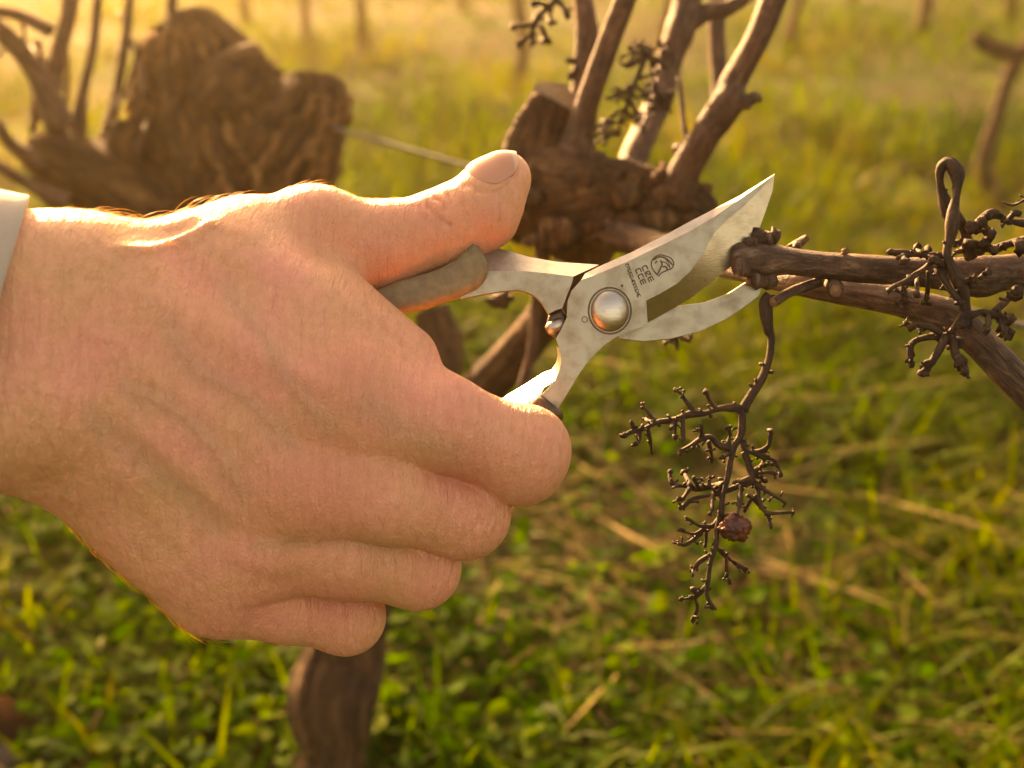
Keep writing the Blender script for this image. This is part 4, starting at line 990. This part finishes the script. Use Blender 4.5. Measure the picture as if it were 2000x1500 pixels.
# upper handle with its sloping top facet
up_in = [(936, 536), (954, 530), (996, 529), (1030, 530), (1072, 534), (1120, 540)]
up_out = [(924, 469), (945, 475), (972, 484), (1035, 502), (1085, 511), (1170, 517)]
uh = plate('upper_handle', up_in + [(1117, 553), (1107, 578), (1098, 602), (1084, 606), (1072, 613), (1066, 603), (1058, 591), (1046, 579), (1032, 571), (1014, 566), (983, 568), (950, 573), (900, 583), (880, 560)], -5.0, 1.8, STEEL, shears, 0)
b = MB(); strip(b, up_out, -5.0, up_in, 1.8); strip(b, [(x, y + 6) for x, y in up_out], -7, up_out, -5.0)
b.build('top_facet', simple_mat('dulled_steel', (0.42, 0.37, 0.31), 0.45, 0.85, 300, 0.2, 0.00005, 900), uh)
# grips
plate('upper_grip', [(924, 469), (934, 480), (943, 493), (950, 506), (954, 520), (951, 537), (944, 550), (930, 564), (900, 578), (858, 590), (828, 601), (792, 608), (768, 616), (700, 640), (600, 668), (500, 690), (490, 640), (600, 610), (690, 580), (740, 561), (780, 545), (812, 537), (840, 529), (865, 519), (888, 505), (907, 489)],
      -7.5, 5.5, GRIPM, shears, 2.6, 5, 0, True)
b = MB()
gp = [Vector(q) for q in catmull([PZ(1078, 786, 0.3), PZ(1040, 830, -1), PZ(960, 905, -7), (PZ(820, 1010, -13)), PZ(660, 1110, -17), PZ(560, 1180, -18)], 6)]
b.tube(gp, [0.0040] + [0.0056] * (len(gp) - 2) + [0.004], 14)
b.build('lower_grip', RUBBER, shears)
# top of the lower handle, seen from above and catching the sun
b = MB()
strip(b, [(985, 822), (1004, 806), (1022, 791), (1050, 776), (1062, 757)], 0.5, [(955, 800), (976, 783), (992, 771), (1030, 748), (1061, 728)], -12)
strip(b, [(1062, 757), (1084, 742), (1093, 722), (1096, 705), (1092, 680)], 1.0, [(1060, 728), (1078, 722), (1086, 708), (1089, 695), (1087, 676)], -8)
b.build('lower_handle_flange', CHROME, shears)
# pivot bolt, its washer ring, the stop pin and the buffer
def dome(name, px, py, z, r, hgt, mat, parent, seg=28, rings=7, sy=1.1, sharp=False):
    mb = MB(); x0, y0 = xy_at(px, py, z); vs, fs = [], []
    for j in range(rings):
        a = (j / rings) * math.pi / 2
        for k in range(seg):
            t = 2 * math.pi * k / seg
            vs.append(mm2w(x0 + r * math.cos(a) * math.cos(t), y0 + sy * r * math.cos(a) * math.sin(t), z + hgt * math.sin(a)))
    vs.append(mm2w(x0, y0, z + hgt))
    for j in range(rings - 1):
        for k in range(seg):
            fs.append((j * seg + k, j * seg + (k + 1) % seg, (j + 1) * seg + (k + 1) % seg, (j + 1) * seg + k))
    for k in range(seg): fs.append(((rings - 1) * seg + k, (rings - 1) * seg + (k + 1) % seg, len(vs) - 1))
    mb.poly(vs, fs); return mb.build(name, mat, parent)
bolt = dome('pivot_bolt', 1191, 607, 2.2, 5.6, 3.0, CHROME, shears)
def stroke(mb, pts, w, z=2.23, n=4, close=False):
    q = catmull(pts, n) if len(pts) > 2 else [np.array(p, float) for p in pts]
    L_, R_ = [], []
    for i, p in enumerate(q):
        t = q[min(i + 1, len(q) - 1)] - q[max(i - 1, 0)]; t = t / (np.linalg.norm(t) + 1e-9)
        nn = np.array([-t[1], t[0]]) * w / 2
        L_.append(tuple(p + nn)); R_.append(tuple(p - nn))
    strip(mb, L_, z, R_, z)
b = MB(); stroke(b, [(1191 + 41.5 * math.cos(t), 607 + 45 * math.sin(t)) for t in np.linspace(0, 2 * math.pi, 40)], 3.5, n=1); b.build('bolt_rim', PRINT, bolt)
b = MB(); stroke(b, [(1142 + 5.5 * math.cos(t), 624 + 5.5 * math.sin(t)) for t in np.linspace(0, 2 * math.pi, 16)], 1.8, n=1); b.build('punched_ring', PRINT, blade)
b = MB(); stroke(b, [(1215 + 1.5 * math.cos(t), 558 + 1.5 * math.sin(t)) for t in np.linspace(0, 2 * math.pi, 8)], 3, n=1); b.build('punched_dot', PRINT, blade)
plate('buffer', [(1072, 614), (1086, 607), (1099, 603), (1107, 618), (1106, 640), (1096, 655), (1086, 661), (1074, 652), (1066, 636)], -7, -0.5, RUBBER, shears, 1.2, 3, 0, True)
b = MB(); a0, a1 = PZ(1068, 646, -1.0), PZ(1103, 628, -1.0)
b.tube([a0.lerp(a1, t) for t in np.linspace(0, 1, 6)], [0.0013, 0.0020, 0.0021, 0.0021, 0.0020, 0.0013], 14)
b.build('stop_pin', CHROME, shears)
# etched emblem and lettering on the blade
b = MB()
stroke(b, [(1285, 538), (1275, 526), (1272, 514), (1277, 504), (1288, 498), (1300, 500), (1311, 505), (1316, 515), (1312, 524), (1303, 528), (1292, 533), (1286, 540)], 2.6)
stroke(b, [(1276, 508), (1286, 502), (1297, 503), (1306, 509), (1314, 518)], 3.4); stroke(b, [(1284, 536), (1289, 526), (1293, 516), (1290, 508)], 3.2)
stroke(b, [(1290, 512), (1298, 512), (1304, 517), (1309, 524)], 2.6); stroke(b, [(1294, 521), (1300, 521), (1304, 527)], 3.6); stroke(b, [(1279, 514), (1284, 510)], 3.0)
stroke(b, [(1299, 505), (1306, 514), (1308, 521)], 2.0)
b.build('emblem', PRINT, blade)
b = MB(); gl = random.Random(5)
def glyph_row(x0, y0, x1, y1, h, n, w):
    ux, uy = x1 - x0, y1 - y0; l = math.hypot(ux, uy); ux /= l; uy /= l; vx, vy = uy, -ux
    for i in range(n):
        s0 = l * (i + 0.12) / n; s1 = l * (i + 0.85) / n; sm = (s0 + s1) / 2
        pt = lambda s, t: (x0 + ux * s + vx * t * h, y0 + uy * s + vy * t * h)
        k = gl.randrange(5)
        segs = [[(s0, 0), (s0, 1)], [(s0, gl.choice((0, .5, 1))), (s1, gl.choice((0, .5, 1)))]]
        if k in (0, 3): segs.append([(s1, 0), (s1, 1)])
        if k in (1, 4): segs += [[(s0, 1), (s1, 1)], [(s0, 0), (s1, 0)]]
        if k == 2: segs.append([(sm, 0.1), (s1, 0.9)])
        for a, c in segs: stroke(b, [pt(*a), pt(*c)], w)
glyph_row(1221, 516, 1246, 582, 6, 12, 1.7)
glyph_row(1241, 526, 1254, 558, 9, 3, 2.6); glyph_row(1253, 521, 1270, 553, 9, 3, 2.6)
b.build('lettering', PRINT, blade)

# ================================================================== golden volume box, added to stand in for veiling glare in the lens
hm = bpy.data.materials.new('lens_glare_volume'); hm.use_nodes = True; hn = hm.node_tree.nodes; hn.remove(hn['Principled BSDF'])
pv = hn.new('ShaderNodeVolumePrincipled'); pv.inputs['Color'].default_value = (1.0, 0.78, 0.42, 1); pv.inputs['Density'].default_value = 0.0105; pv.inputs['Anisotropy'].default_value = 0.84
hm.node_tree.links.new(pv.outputs[0], hn['Material Output'].inputs['Volume'])
bm = bmesh.new(); bmesh.ops.create_cube(bm, size=1)
for v in bm.verts: v.co = Vector((v.co.x * 24, 5 + v.co.y * 18, -1.1 + (v.co.z + 0.5) * 2.7))
hme = bpy.data.meshes.new('glare_haze'); bm.to_mesh(hme); bm.free()
tag(link_mesh('glare_haze', hme, hm, smooth=False), 'added golden mist volume standing in for veiling lens glare', 'glare_haze', kind='stuff')
